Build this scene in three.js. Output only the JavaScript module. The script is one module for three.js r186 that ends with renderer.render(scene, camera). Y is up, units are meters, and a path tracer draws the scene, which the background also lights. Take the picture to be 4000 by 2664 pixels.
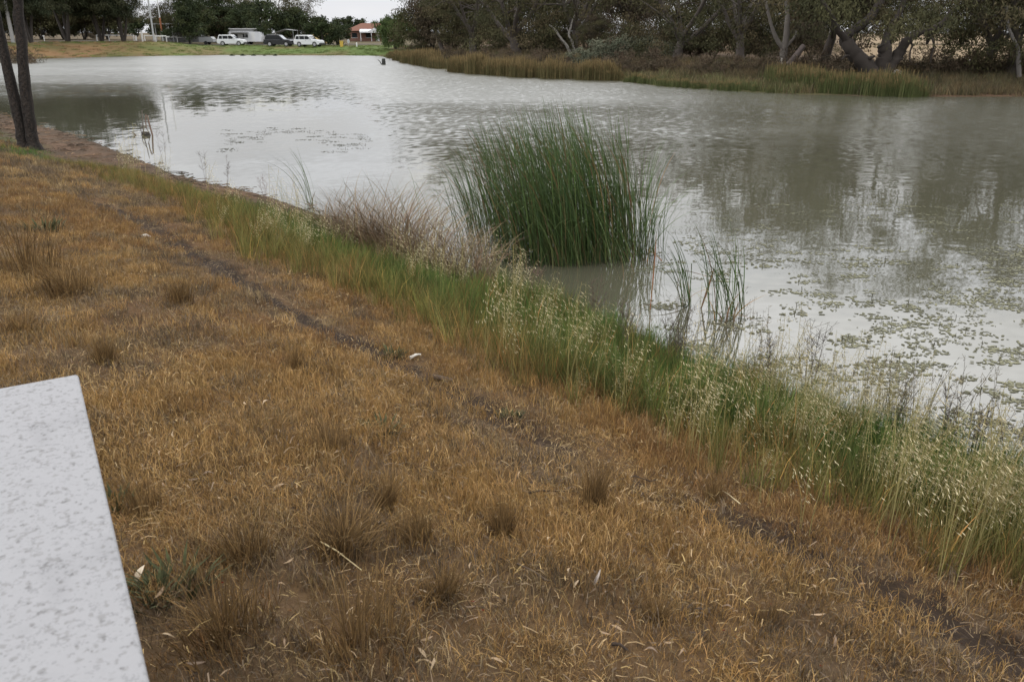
import * as THREE from 'three';
import { mergeGeometries } from 'three/addons/utils/BufferGeometryUtils.js';

// ---------------------------------------------------------------- camera, sky, sun, exposure
const EYE = 3.3, TILT = THREE.MathUtils.degToRad(21.02), FOCAL = 3140, HALF_W = 2000, HALF_H = 1332;
const scene = new THREE.Scene();
const camera = new THREE.PerspectiveCamera(2 * THREE.MathUtils.radToDeg(Math.atan(HALF_H / FOCAL)), 1024 / 681, 0.1, 3000);
camera.position.set(0, EYE, 0);
camera.rotation.set(-TILT, 0, 0);
camera.focus = 9; camera.userData.fStop = 8;
const renderer = new THREE.WebGLRenderer({ antialias: true });
renderer.toneMapping = THREE.LinearToneMapping;
renderer.toneMappingExposure = 1.0;
renderer.shadowMap.enabled = true;

// random numbers and noise, all seeded
function rng(seed) { let s = seed | 0; return () => { s = (s + 0x6d2b79f5) | 0; let t = Math.imul(s ^ (s >>> 15), 1 | s); t = (t + Math.imul(t ^ (t >>> 7), 61 | t)) ^ t; return ((t ^ (t >>> 14)) >>> 0) / 4294967296; }; }
const gauss = (r) => (r() + r() + r() + r() - 2) * 1.2;
function hash(i, j, k) { let h = Math.imul(i, 374761393) + Math.imul(j, 668265263) + Math.imul(k, 1274126177); h = Math.imul(h ^ (h >>> 13), 1274126177); return ((h ^ (h >>> 16)) >>> 0) / 4294967296; }
function noise(x, y, k = 0, wrap = 0) {
  const i = Math.floor(x), j = Math.floor(y), fx = x - i, fy = y - j, u = fx * fx * (3 - 2 * fx), v = fy * fy * (3 - 2 * fy);
  const w = wrap ? (n) => ((n % wrap) + wrap) % wrap : (n) => n;
  const a = hash(w(i), w(j), k), b = hash(w(i + 1), w(j), k), c = hash(w(i), w(j + 1), k), d = hash(w(i + 1), w(j + 1), k);
  return a + (b - a) * u + (c - a) * v + (a - b - c + d) * u * v;
}
function fbm(x, y, k = 0, oct = 4) { let s = 0, a = 0.5, t = 0; for (let o = 0; o < oct; o++) { s += a * noise(x, y, k + o * 17); t += a; a *= 0.5; x *= 2.03; y *= 2.03; } return s / t; }
const sstep = (a, b, x) => { const t = Math.min(1, Math.max(0, (x - a) / (b - a))); return t * t * (3 - 2 * t); };
const lerp = (a, b, t) => a + (b - a) * t;
const mix3 = (a, b, t) => [lerp(a[0], b[0], t), lerp(a[1], b[1], t), lerp(a[2], b[2], t)];
function curve(points, x) { for (let i = 1; i < points.length; i++) if (x <= points[i][0]) return lerp(points[i - 1][1], points[i][1], Math.max(0, (x - points[i - 1][0]) / (points[i][0] - points[i - 1][0]))); return points[points.length - 1][1]; }

// overcast sky: brighter with height, streaky cloud sheets near the horizon
{
  const W = 1024, H = 512, d = new Float32Array(W * H * 4);
  for (let j = 0; j < H; j++) {
    const el = ((j + 0.5) / H - 0.5) * 180, y = Math.sin(el * Math.PI / 180), ce = Math.cos(el * Math.PI / 180);
    const base = curve([[-90, 0.45], [0, 0.73], [4, 0.80], [9, 0.98], [12, 1.15], [15, 1.36], [18, 1.95], [20, 2.5], [23, 2.9], [29, 2.9], [40, 2.1], [60, 1.5], [90, 1.2]], el);
    for (let i = 0; i < W; i++) {
      const az = ((i + 0.5) / W - 0.5) * 2 * Math.PI, x = Math.cos(az) * ce, z = Math.sin(az) * ce;
      const k = 1 / (Math.max(y, 0) + 0.16);
      const n = fbm(x * k * 1.3 + 40, z * k * 1.3 + 11, 3, 5), f = fbm(x * k * 4.1 + 7, z * k * 4.1 + 91, 8, 4);
      const streak = fbm(az * 7, el * 0.9 + 20, 21, 4);
      let v = base * (1 + 0.30 * (n - 0.5) + 0.16 * (f - 0.5) + 0.5 * (streak - 0.5) * sstep(30, 4, el));
      const gap = sstep(0.56, 0.72, fbm(az * 5 + 3.3, el * 0.42, 37, 3)) * sstep(2.2, 4, el) * sstep(12, 7, el);   // low breaks in the cloud
      v *= 1 + 0.75 * gap;
      const cool = sstep(0.35, 0.75, n);
      const o = (j * W + i) * 4;
      d[o] = v * lerp(1.0, 0.965, cool) * (1 + 0.03 * gap); d[o + 1] = v * lerp(1.0, 0.99, cool); d[o + 2] = v * lerp(1.02, 1.05, cool) * (1 - 0.16 * gap); d[o + 3] = 1;
    }
  }
  const sky = new THREE.DataTexture(d, W, H, THREE.RGBAFormat, THREE.FloatType);
  sky.mapping = THREE.EquirectangularReflectionMapping; sky.magFilter = THREE.LinearFilter; sky.minFilter = THREE.LinearFilter; sky.needsUpdate = true;
  scene.background = sky; scene.environment = sky;
}
const sun = new THREE.DirectionalLight(0xfff3e2, 0.6);
sun.position.set(-40, 85, -35); sun.target.position.set(0, 0, -20);
sun.castShadow = true; sun.shadow.radius = 34; sun.shadow.mapSize.set(2048, 2048);
Object.assign(sun.shadow.camera, { left: -140, right: 140, top: 140, bottom: -140, near: 1, far: 400 });
scene.add(sun, sun.target);

// ---------------------------------------------------------------- geometry and naming helpers
class GB {   // collects vertices with colours, then makes one geometry
  constructor(rough = 0) { this.p = []; this.c = []; this.i = []; this.rough = rough; }
  v(x, y, z, c) { this.p.push(x, y, z); this.c.push(c[0], c[1], c[2]); return this.p.length / 3 - 1; }
  t(a, b, c) { this.i.push(a, b, c); }
  q(a, b, c, d) { this.i.push(a, b, c, a, c, d); }
  ribbon(pts, width, side, col) {   // a flat tapering strip along pts; width(t); side [x, y, z]; col colour or function of t
    let last = null; const n = pts.length - 1;
    for (let k = 0; k <= n; k++) {
      const t = k / n, w = width(t) / 2, p = pts[k], c = typeof col === 'function' ? col(t) : col;
      if (k === n && w < 1e-5) { const a = this.v(p[0], p[1], p[2], c); this.t(last[0], last[1], a); break; }
      const a = this.v(p[0] - side[0] * w, p[1] - side[1] * w, p[2] - side[2] * w, c), b = this.v(p[0] + side[0] * w, p[1] + side[1] * w, p[2] + side[2] * w, c);
      if (last) this.q(last[0], last[1], b, a);
      last = [a, b];
    }
  }
  tube(pts, radius, seg, col, cap = true) {   // a tapering round limb along pts; radius(t)
    const n = pts.length - 1, rings = []; let ux = new THREE.Vector3(1, 0, 0.3);
    for (let k = 0; k <= n; k++) {
      const t = k / n, P = new THREE.Vector3(...pts[k]), A = new THREE.Vector3(...pts[Math.max(0, k - 1)]), B = new THREE.Vector3(...pts[Math.min(n, k + 1)]);
      const dir = B.sub(A).normalize(), r = radius(t), c = typeof col === 'function' ? col(t) : col;
      const vx = ux.clone().sub(dir.clone().multiplyScalar(ux.dot(dir))).normalize(), wx = dir.clone().cross(vx); ux = vx;
      const ring = [];
      for (let s = 0; s < seg; s++) { const a = s / seg * 2 * Math.PI, rr = r * (1 + this.rough * (hash(s, k, this.p.length) - 0.5)), ca = Math.cos(a) * rr, sa = Math.sin(a) * rr; ring.push(this.v(P.x + vx.x * ca + wx.x * sa, P.y + vx.y * ca + wx.y * sa, P.z + vx.z * ca + wx.z * sa, c)); }
      if (k) for (let s = 0; s < seg; s++) { const e = (s + 1) % seg; this.q(rings[k - 1][s], rings[k - 1][e], ring[e], ring[s]); }
      rings.push(ring);
    }
    if (cap) { const c = typeof col === 'function' ? col(1) : col, top = this.v(...pts[n], c); for (let s = 0; s < seg; s++) this.t(rings[n][s], rings[n][(s + 1) % seg], top); }
  }
  geo(smooth = false) {
    const g = new THREE.BufferGeometry();
    g.setAttribute('position', new THREE.BufferAttribute(new Float32Array(this.p), 3));
    g.setAttribute('color', new THREE.BufferAttribute(new Float32Array(this.c), 3));
    g.setIndex(new THREE.BufferAttribute(new Uint32Array(this.i), 1));
    if (smooth) g.computeVertexNormals();
    return g;
  }
}
const counts = {};
const numbered = (name) => { const n = counts[name] = (counts[name] ?? -1) + 1; return n ? name + '_' + String(n).padStart(3, '0') : name; };
function shadows(o) { o.castShadow = true; o.receiveShadow = true; return o; }
function tag(o, label, category, group, kind) { if (label) o.userData.label = label; if (category) o.userData.category = category; if (group) o.userData.group = group; if (kind) o.userData.kind = kind; return o; }
function top(o, name, x = 0, y = 0, z = 0, turn = 0) { o.name = numbered(name); o.position.set(x, y, z); o.rotation.y = turn; scene.add(o); return o; }
function part(parent, name, geo, mat) { const m = shadows(new THREE.Mesh(geo, mat)); m.name = name; parent.add(m); return m; }
const mat = (o) => new THREE.MeshStandardMaterial({ roughness: 0.85, ...o });
const lin = (r, g, b) => new THREE.Color().setRGB(r, g, b);
const dull = (o) => new THREE.MeshPhysicalMaterial({ vertexColors: true, roughness: 0.9, specularIntensity: 0.3, ...o });
const vcol = dull(), leafMat = dull();
const box = (w, h, d, x = 0, y = 0, z = 0) => new THREE.BoxGeometry(w, h, d).translate(x, y, z);
const cyl = (r0, r1, h, x = 0, y = 0, z = 0, seg = 10) => new THREE.CylinderGeometry(r0, r1, h, seg).translate(x, y, z);

// ---------------------------------------------------------------- lay of the land
// where a sight line of the survey photograph meets a level Y
function sight(px, py) { const dx = (px - HALF_W) / FOCAL, dy = -(py - HALF_H) / FOCAL, c = Math.cos(TILT), s = Math.sin(TILT); return [dx, dy * c - s, -dy * s - c]; }
function spot(px, py, Y = 0) { const d = sight(px, py), t = (Y - EYE) / d[1]; return [d[0] * t, d[2] * t]; }
const nearShore = [[60, 12], [30, 5], [14, -0.5], [7.6, -3.6], ...[[4000, 1850], [3700, 1755], [3400, 1655], [3100, 1560], [2800, 1462], [2560, 1350], [2300, 1242], [2050, 1158], [1800, 1068], [1500, 930], [1250, 840], [1080, 780], [860, 722], [700, 680], [560, 620], [400, 560], [260, 512], [130, 480], [0, 440], [-200, 400]].map(([x, y]) => spot(x, y)), [-60, -62], [-140, -80]];
const farShore = [[-150, -118], ...[[-200, 234], [30, 233], [200, 229], [500, 221], [850, 216], [1300, 217], [1480, 219], [1535, 232], [1600, 248], [1800, 284], [2100, 305], [2400, 316], [2600, 340], [3000, 365], [3300, 375], [3650, 381], [4000, 378], [4400, 392]].map(([x, y]) => spot(x, y)), [60, -38], [110, -20]];
const lake = [...nearShore, ...farShore];
function segDist(line, x, z) {
  let best = 1e18, bx = 0;
  for (let i = 1; i < line.length; i++) {
    const ax = line[i - 1][0], az = line[i - 1][1], ex = line[i][0] - ax, ez = line[i][1] - az;
    const t = Math.min(1, Math.max(0, ((x - ax) * ex + (z - az) * ez) / (ex * ex + ez * ez)));
    const dx = x - ax - ex * t, dz = z - az - ez * t, d = dx * dx + dz * dz;
    if (d < best) { best = d; bx = ax + ex * t; }
  }
  return [Math.sqrt(best), bx];
}
function inLake(x, z) { let c = false; for (let i = 0, j = lake.length - 1; i < lake.length; j = i++) { const a = lake[i], b = lake[j]; if ((a[1] > z) !== (b[1] > z) && x < (b[0] - a[0]) * (z - a[1]) / (b[1] - a[1]) + a[0]) c = !c; } return c; }
const pathLine = [[330, 782, 1.2], [420, 830, 1.1], [560, 890, 1.05], [700, 985, 1.0], [900, 1150, 0.95], [1050, 1250, 0.93], [1200, 1330, 0.93], [1400, 1425, 0.93], [1600, 1520, 0.93], [1800, 1610, 0.93], [2000, 1700, 0.93], [2250, 1820, 0.93], [2500, 1950, 0.93], [2900, 2130, 0.93], [3300, 2350, 0.93], [3700, 2560, 0.93], [4000, 2720, 0.93]].map(([x, y, Y]) => spot(x, y, Y));
const trodden = (x) => curve([[-7.1, 0.3], [-6, 0.9], [-5, 0.8], [-4.3, 0.5], [-3.4, 1], [-1.6, 1], [-1, 0.75], [0, 0.6], [0.6, 0.4], [1.0, 0.5], [1.15, 0.85], [1.35, 0.8], [1.5, 0.4], [1.6, 1], [1.9, 1], [2.1, 0.6]], x);   // how bare the track is
function land(x, z) {   // height, distance to the near shore, x of the nearest shore point, distance to the far shore, in the lake or not
  const wob = 0.22 * (fbm(x * 1.1, z * 1.1, 5, 3) - 0.5);
  const [dn0, sx] = segDist(nearShore, x, z), [df, fx] = segDist(farShore, x, z), wet = inLake(x, z);
  if (wet) { const d = Math.min(dn0 + wob * sstep(3, 0, dn0), df); return { h: -Math.min(1.2, 0.22 * d), dn: -dn0, sx, df: -df, wet, near: dn0 < df }; }
  if (dn0 < df) {
    const dn = Math.max(0, dn0 + wob);
    let h = curve([[0, -0.01], [0.4, 0.13], [1.5, 0.42], [3, 0.88], [5, 1.36], [6.7, 1.65], [9, 1.85], [16, 2.1], [60, 2.6]], dn);
    const left = sstep(-5, -9, sx);
    h = lerp(h, curve([[0, -0.01], [1.7, 0.1], [2.6, 0.3], [5.2, 0.95], [9, 1.6], [16, 2.1], [60, 2.6]], dn), left);
    h += (0.10 * (fbm(x * 0.7, z * 0.7, 9, 3) - 0.5) + 0.05 * (fbm(x * 3.1, z * 3.1, 12, 3) - 0.5)) * sstep(0, 1.2, dn);
    const pd = segDist(pathLine, x, z)[0];
    h -= 0.035 * sstep(0.32, 0.05, pd);
    return { h, dn, sx, df, wet, pd, near: true };
  }
  const t = sstep(0.35, 0.43, x / z), R = lerp(1.0, 1.75, t), W = lerp(11, 17, sstep(-10, -30, fx));
  let h = R * (0.72 * sstep(0, W, df) + 0.28 * Math.min(1, df / W)) + 0.3 * sstep(15, 70, df);
  h += 0.22 * (fbm(x * 0.12, z * 0.12, 31, 3) - 0.5) * sstep(0, 8, df);
  return { h, dn: dn0, sx, df, wet, near: false, pd: 99 };
}
const height = (x, z) => land(x, z).h;
function hit(px, py) {   // where a sight line meets the land
  const d = sight(px, py); let a = 0.4, b = a;
  for (let t = 0.4; t < 400; t *= 1.01) { if (EYE + d[1] * t < Math.max(0, height(d[0] * t, d[2] * t))) { b = t; break; } a = t; }
  for (let k = 0; k < 12; k++) { const m = (a + b) / 2; if (EYE + d[1] * m < Math.max(0, height(d[0] * m, d[2] * m))) b = m; else a = m; }
  return [d[0] * b, EYE + d[1] * b, d[2] * b];
}

// grainy tiling textures
function grainTexture(size, f, srgb = false) {
  const d = new Uint8Array(size * size * 4);
  for (let j = 0; j < size; j++) for (let i = 0; i < size; i++) { const c = f(i / size, j / size), o = (j * size + i) * 4; d[o] = c[0] * 255; d[o + 1] = c[1] * 255; d[o + 2] = c[2] * 255; d[o + 3] = 255; }
  const t = new THREE.DataTexture(d, size, size, THREE.RGBAFormat); t.wrapS = t.wrapT = THREE.RepeatWrapping; t.magFilter = THREE.LinearFilter; t.needsUpdate = true; if (srgb) t.colorSpace = THREE.SRGBColorSpace; return t;
}
const tileFbm = (u, v, n, k) => (noise(u * n, v * n, k, n) * 0.5 + noise(u * n * 2, v * n * 2, k + 1, n * 2) * 0.3 + noise(u * n * 4, v * n * 4, k + 2, n * 4) * 0.2);
const soilMap = grainTexture(512, (u, v) => { const a = tileFbm(u, v, 12, 60), b = tileFbm(u, v, 48, 70), k = 0.55 + 0.45 * a * 1.0 + 0.35 * (b - 0.5); const q = Math.min(1, Math.max(0.2, k)); return [q, q * (0.97 + 0.05 * b), q * (0.94 + 0.1 * a)]; });
const soilBump = grainTexture(512, (u, v) => { const b = tileFbm(u, v, 40, 80) * 0.6 + tileFbm(u, v, 12, 90) * 0.4; return [b, b, b]; });

const earth = (o) => new THREE.MeshPhysicalMaterial({ vertexColors: true, roughness: 1, specularIntensity: 0.25, map: soilMap, bumpMap: soilBump, side: THREE.DoubleSide, ...o });
// the ground: one sheet, finely divided near the camera, out to the horizon
function gridLine(lo, hi, fineLo, fineHi, fine, grow) {
  const out = []; for (let x = fineLo; x <= fineHi; x += fine) out.push(x);
  let s = fine, x = out[out.length - 1]; while (x < hi) { s *= grow; x += s; out.push(Math.min(x, hi)); }
  s = fine; x = fineLo; while (x > lo) { s *= grow; x -= s; out.unshift(Math.max(x, lo)); }
  return out;
}
const golden = [0.16, 0.092, 0.034], soil = [0.084, 0.054, 0.033], redSoil = [0.115, 0.06, 0.033], greySoil = [0.092, 0.068, 0.048], greenGround = [0.055, 0.075, 0.022], sandy = [0.14, 0.086, 0.053], mud = [0.085, 0.062, 0.042];
const lawn = [0.105, 0.155, 0.038], dryFar = [0.20, 0.135, 0.07], paleField = [0.30, 0.225, 0.14], litterFar = [0.085, 0.058, 0.038], orangeBank = [0.23, 0.125, 0.062];
const beach = (sx) => curve([[-30, 2.4], [-4.5, 2.3], [-3.2, 1.9], [-2.2, 0.9], [-1.2, 0]], sx);   // width of the bare muddy margin
function groundColor(x, z, L) {
  const n1 = fbm(x * 0.9, z * 0.9, 41, 4), n2 = fbm(x * 2.7, z * 2.7, 47, 4), n3 = fbm(x * 0.33, z * 0.33, 53, 3);
  if (L.wet) return mud;
  if (L.near) {
    let c = mix3(soil, greySoil, sstep(0.4, 0.65, n2));
    c = mix3(c, redSoil, sstep(0.56, 0.68, n1) * 0.8);
    c = mix3(c, golden, sstep(0.42, 0.6, n3) * 0.4);
    const g = sstep(2.6, 1.8, L.dn + (n1 - 0.5) * 1.2) * sstep(-9, -7, L.sx); c = mix3(c, greenGround, g * 0.8);
    const left = sstep(-1.2, -2.2, L.sx);
    c = mix3(c, greySoil, sstep(-1.5, -3.5, L.sx + 2.4 * (n2 - 0.5)) * sstep(0.35, 0.6, n1) * 0.8);
    c = mix3(c, mix3(sandy, mud, sstep(0.38, 0.6, n2) * 0.75), left * sstep(0.3, -0.3, L.dn - beach(L.sx) + (n2 - 0.5) * 0.7));
    c = mix3(c, mud, sstep(0.5, 0.12, L.dn + (n2 - 0.5) * 0.4));
    c = mix3(c, greenGround, left * sstep(1.6, 2.2, L.dn) * sstep(4.5, 2.6, L.dn) * sstep(0.4, 0.6, n1) * 0.8);
    return c;
  }
  const leftBank = sstep(-8, -22, x);
  // lawn bank on the far side, bare orange earth further along, litter under the gums
  let a = mix3(lawn, dryFar, sstep(0.5, 0.7, fbm(x * 0.16, z * 0.3, 61, 4)) * 0.75);
  const bare = sstep(0.38, 0.46, x / z + 0.06 * (n3 - 0.5));
  a = mix3(a, mix3(orangeBank, greenGround, sstep(0.44, 0.62, fbm(x * 0.1, z * 0.22, 66, 3)) * 0.7), bare * 0.85);
  a = mix3(a, mix3(dryFar, mud, 0.4), sstep(2.2, 0.6, L.df));
  a = mix3(a, [0.13, 0.10, 0.062], sstep(24, 32, L.df) * 0.9);
  let b = mix3(litterFar, dryFar, sstep(0.5, 0.75, n1) * 0.5);
  b = mix3(b, [0.10, 0.10, 0.045], sstep(4.5, 1.5, L.df) * sstep(24, 16, x) * 0.8);
  b = mix3(b, sandy, sstep(2.2, 0.9, L.df + (n1 - 0.5)) * sstep(20, 25, x));
  const out = x / Math.hypot(x, z); b = mix3(b, paleField, sstep(17, 24, L.df + 5 * (n3 - 0.5)) * sstep(0.33, 0.39, out));
  b = mix3(b, dryFar, sstep(30, 45, L.df) * sstep(0.36, 0.3, out) * 0.6);
  return mix3(b, a, leftBank);
}
{
  const xs = gridLine(-900, 900, -6.2, 6.2, 0.055, 1.045), zs = gridLine(-1400, 60, -10.5, -0.4, 0.055, 1.04);
  const g = new GB(), uv = [], nx = xs.length, nz = zs.length;
  for (let j = 0; j < nz; j++) for (let i = 0; i < nx; i++) {
    const x = xs[i], z = zs[j], L = land(x, z); g.v(x, L.h, z, groundColor(x, z, L)); uv.push(x / 0.9, z / 0.9);
  }
  for (let j = 0; j < nz - 1; j++) for (let i = 0; i < nx - 1; i++) { const a = j * nx + i; g.q(a, a + nx, a + nx + 1, a + 1); }
  const geo = g.geo(true); geo.setAttribute('uv', new THREE.BufferAttribute(new Float32Array(uv), 2));
  const m = shadows(new THREE.Mesh(geo, earth({ bumpScale: 0.018 })));
  m.name = 'ground'; m.userData.kind = 'structure'; scene.add(m);
  console.log('ground', nx, nz);
}
// the worn walking track along the bank: bare dark earth
{
  const g = new GB(), uv = []; let prev = null, run = 0;
  const c = new THREE.CatmullRomCurve3(pathLine.map(([x, z]) => new THREE.Vector3(x, 0, z))), N = 900, pts = c.getSpacedPoints(N);
  for (let k = 0; k <= N; k++) {
    const p = pts[k], q = pts[Math.min(N, k + 1)], o = pts[Math.max(0, k - 1)], tx = q.x - o.x, tz = q.z - o.z, l = Math.hypot(tx, tz), sx = -tz / l, sz = tx / l;
    run += k ? p.distanceTo(pts[k - 1]) : 0;
    const fade = trodden(p.x), w = (0.03 + 0.13 * fade) * sstep(0, 55, k) * (0.4 + 1.1 * sstep(0.25, 0.75, fbm(run * 1.7, 8, 72, 3))), row = [];
    for (let s = 0; s <= 10; s++) {
      const u = (s / 10 - 0.5) * 2, e = u * (1.7 * w + 0.05), x = p.x + sx * e, z = p.z + sz * e, L = land(x, z);
      const k2 = sstep(0.78, 0.42, Math.abs(u) + 0.75 * (fbm(x * 9, z * 9, 74, 3) - 0.5) + 0.5 * (fbm(x * 31, z * 31, 75, 2) - 0.5));   // trodden soil breaks up raggedly at the sides
      row.push(g.v(x, L.h + (s === 0 || s === 10 ? -0.004 : 0.006), z, mix3(groundColor(x, z, L), [0.036, 0.024, 0.016], k2 * (0.6 + 0.4 * fade)))); uv.push(x / 0.45, z / 0.45);
    }
    if (prev) for (let s = 0; s < 10; s++) g.q(prev[s], prev[s + 1], row[s + 1], row[s]);
    prev = row;
  }
  const geo = g.geo(true); geo.setAttribute('uv', new THREE.BufferAttribute(new Float32Array(uv), 2));
  const m = shadows(new THREE.Mesh(geo, earth({ bumpScale: 0.01 })));
  m.name = 'dirt_path'; m.userData.kind = 'structure'; scene.add(m);
}
// the gravel road behind the far bank
{
  const g = new GB(), uv = []; let prev = null;
  for (let x = -150; x <= -24; x += 1.5) {
    const df = x < -70 ? 27 : 28; const zc = curve([[-150, -150], [-90, -146], [-70, -150], [-50, -163], [-24, -166]], x), row = [];
    for (let s = 0; s <= 6; s++) { const z = zc + (s / 6 - 0.5) * 6.5; row.push(g.v(x, height(x, z) + 0.03, z, [0.12, 0.113, 0.10])); uv.push(x / 2, z / 2); }
    if (prev) for (let s = 0; s < 6; s++) g.q(prev[s], row[s], row[s + 1], prev[s + 1]);
    prev = row;
  }
  const geo = g.geo(true); geo.setAttribute('uv', new THREE.BufferAttribute(new Float32Array(uv), 2));
  const m = shadows(new THREE.Mesh(geo, earth({ bumpScale: 0.01 }))); m.name = 'gravel_road'; m.userData.kind = 'structure'; scene.add(m);
}
// the lake: murky water, wind-ruffled far out and calm close in
{
  const xs = [], zs = [];
  { let x = 0; const half = []; while (x < 165) { half.push(x); x += Math.max(0.085, 0.0105 * x); } xs.push(...half.slice(1).reverse().map((v) => -v), ...half); }
  { let z = 2.6; while (z < 195) { zs.push(-z); z += Math.max(0.035, 0.0072 * z); } }
  // wind: how ruffled the surface is at a place, 0 calm to 1
  const wind = (x, z) => { const D = Math.hypot(x, z), edge = lerp(24, 50, sstep(-0.12, -0.24, x / D)), gust = fbm(x * 0.05, z * 0.13, 101, 3); return [sstep(edge * 0.8, edge * 1.3, D + 10 * (gust - 0.5)), sstep(edge * 1.1, edge * 2.1, D + 16 * (gust - 0.5)) * lerp(1, 0.35, sstep(0.06, 0.28, x / D)), gust, D]; };
  const X0 = -170, X1 = 170, Z0 = -200, Z1 = 0, ruffle = grainTexture(512, (u, v) => { const [a, b, g] = wind(lerp(X0, X1, u), lerp(Z0, Z1, v)), k = 0.04 + 0.13 * a * (0.7 + 0.6 * g) + 0.18 * b; return [k, k, k]; });
  ruffle.wrapS = ruffle.wrapT = THREE.ClampToEdgeWrapping;
  const p = [], nrm = [], idx = [], uvw = [], id = new Map(), nx = xs.length;
  const ok = []; for (let j = 0; j < zs.length; j++) for (let i = 0; i < nx; i++) { const L = land(xs[i], zs[j]); ok.push(L.wet || (L.near ? L.dn < 0.5 : L.df < 1.2)); }
  const vert = (i, j) => {
    const k = j * nx + i; if (id.has(k)) return id.get(k);
    const x = xs[i], z = zs[j], D = Math.hypot(x, z);
    const [wa, wb, gust] = wind(x, z), a = 0.006 + 0.038 * wa * (0.6 + 0.8 * gust) + 0.05 * wb;
    const s1 = noise(x / 0.15, z / 0.08, 111) - 0.5, s2 = noise(x / 0.15, z / 0.08, 112) - 0.5, s3 = noise(x / 0.13, z / 0.08, 113) - 0.5, s4 = noise(x / 0.13, z / 0.08, 114) - 0.5;
    const w1 = noise(x / 1.7, z / 0.8, 115) - 0.5, w2 = noise(x / 1.7, z / 0.8, 116) - 0.5;
    const gx = a * (1.6 * s1 + 1.2 * s3) + (0.004 + a * 0.15) * w1, gz = a * (2.4 * s2 + 1.8 * s4) + (0.006 + a * 0.22) * w2, l = Math.hypot(gx, 1, gz);
    const n = p.length / 3; p.push(x, 0, z); uvw.push((x - X0) / (X1 - X0), (z - Z0) / (Z1 - Z0)); nrm.push(-gx / l, 1 / l, -gz / l); id.set(k, n); return n;
  };
  for (let j = 0; j < zs.length - 1; j++) for (let i = 0; i < nx - 1; i++) {
    const k = j * nx + i; if (!(ok[k] || ok[k + 1] || ok[k + nx] || ok[k + nx + 1])) continue;
    const a = vert(i, j), b = vert(i + 1, j), c = vert(i + 1, j + 1), d = vert(i, j + 1); idx.push(a, b, c, a, c, d);
  }
  const geo = new THREE.BufferGeometry();
  geo.setAttribute('position', new THREE.BufferAttribute(new Float32Array(p), 3)); geo.setAttribute('normal', new THREE.BufferAttribute(new Float32Array(nrm), 3)); geo.setAttribute('uv', new THREE.BufferAttribute(new Float32Array(uvw), 2)); geo.setIndex(new THREE.BufferAttribute(new Uint32Array(idx), 1));
  const m = shadows(new THREE.Mesh(geo, new THREE.MeshPhysicalMaterial({ color: lin(0.076, 0.074, 0.050), roughness: 1, roughnessMap: ruffle, ior: 1.75 })));
  m.name = 'lake_water'; m.userData.kind = 'structure'; scene.add(m);
  console.log('water tris', idx.length / 3);
}
// ---------------------------------------------------------------- trees
const barkGrey = [0.075, 0.062, 0.052], barkDark = [0.035, 0.029, 0.024], barkPale = [0.34, 0.31, 0.27];
const atZ = (px, py, z) => { const d = sight(px, py), t = z / d[2]; return [d[0] * t, EYE + d[1] * t, z]; };
function leafCloud(g, r, centres, per, rc, len, wid, cols, droop) {
  for (const [cx, cy, cz, k = 1] of centres) {
    const tone = 0.75 + 0.5 * r(), col = cols[Math.floor(r() * cols.length)];
    for (let n = 0; n < per * k; n++) {
      const x = cx + gauss(r) * rc, y = cy + gauss(r) * rc * 0.62, z = cz + gauss(r) * rc, l = len * (0.6 + 0.8 * r()), w = wid * (0.6 + 0.8 * r());
      let dx = gauss(r), dy = -droop + gauss(r), dz = gauss(r); const m = Math.hypot(dx, dy, dz) || 1; dx /= m; dy /= m; dz /= m;
      let sx = gauss(r), sy = gauss(r), sz = gauss(r); const e = sx * dx + sy * dy + sz * dz; sx -= e * dx; sy -= e * dy; sz -= e * dz; const q = (Math.hypot(sx, sy, sz) || 1) / (w / 2); sx /= q; sy /= q; sz /= q;
      const v = tone * (0.8 + 0.4 * r()), c = [col[0] * v, col[1] * v, col[2] * v];
      const a = g.v(x, y, z, c), b = g.v(x + dx * l * 0.45 + sx, y + dy * l * 0.45 + sy, z + dz * l * 0.45 + sz, c), t = g.v(x + dx * l, y + dy * l, z + dz * l, c), d = g.v(x + dx * l * 0.45 - sx, y + dy * l * 0.45 - sy, z + dz * l * 0.45 - sz, c);
      g.q(a, b, t, d);
    }
  }
}
function bend(r, from, dir, len, n, kink, up) {   // a crooked line of points
  const pts = [from]; let [x, y, z] = from, [dx, dy, dz] = dir;
  for (let k = 0; k < n; k++) { dx += gauss(r) * kink; dy += gauss(r) * kink + up; dz += gauss(r) * kink; const m = Math.hypot(dx, dy, dz); dx /= m; dy /= m; dz /= m; x += dx * len / n; y += dy * len / n; z += dz * len / n; pts.push([x, y, z]); }
  return pts;
}
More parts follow.
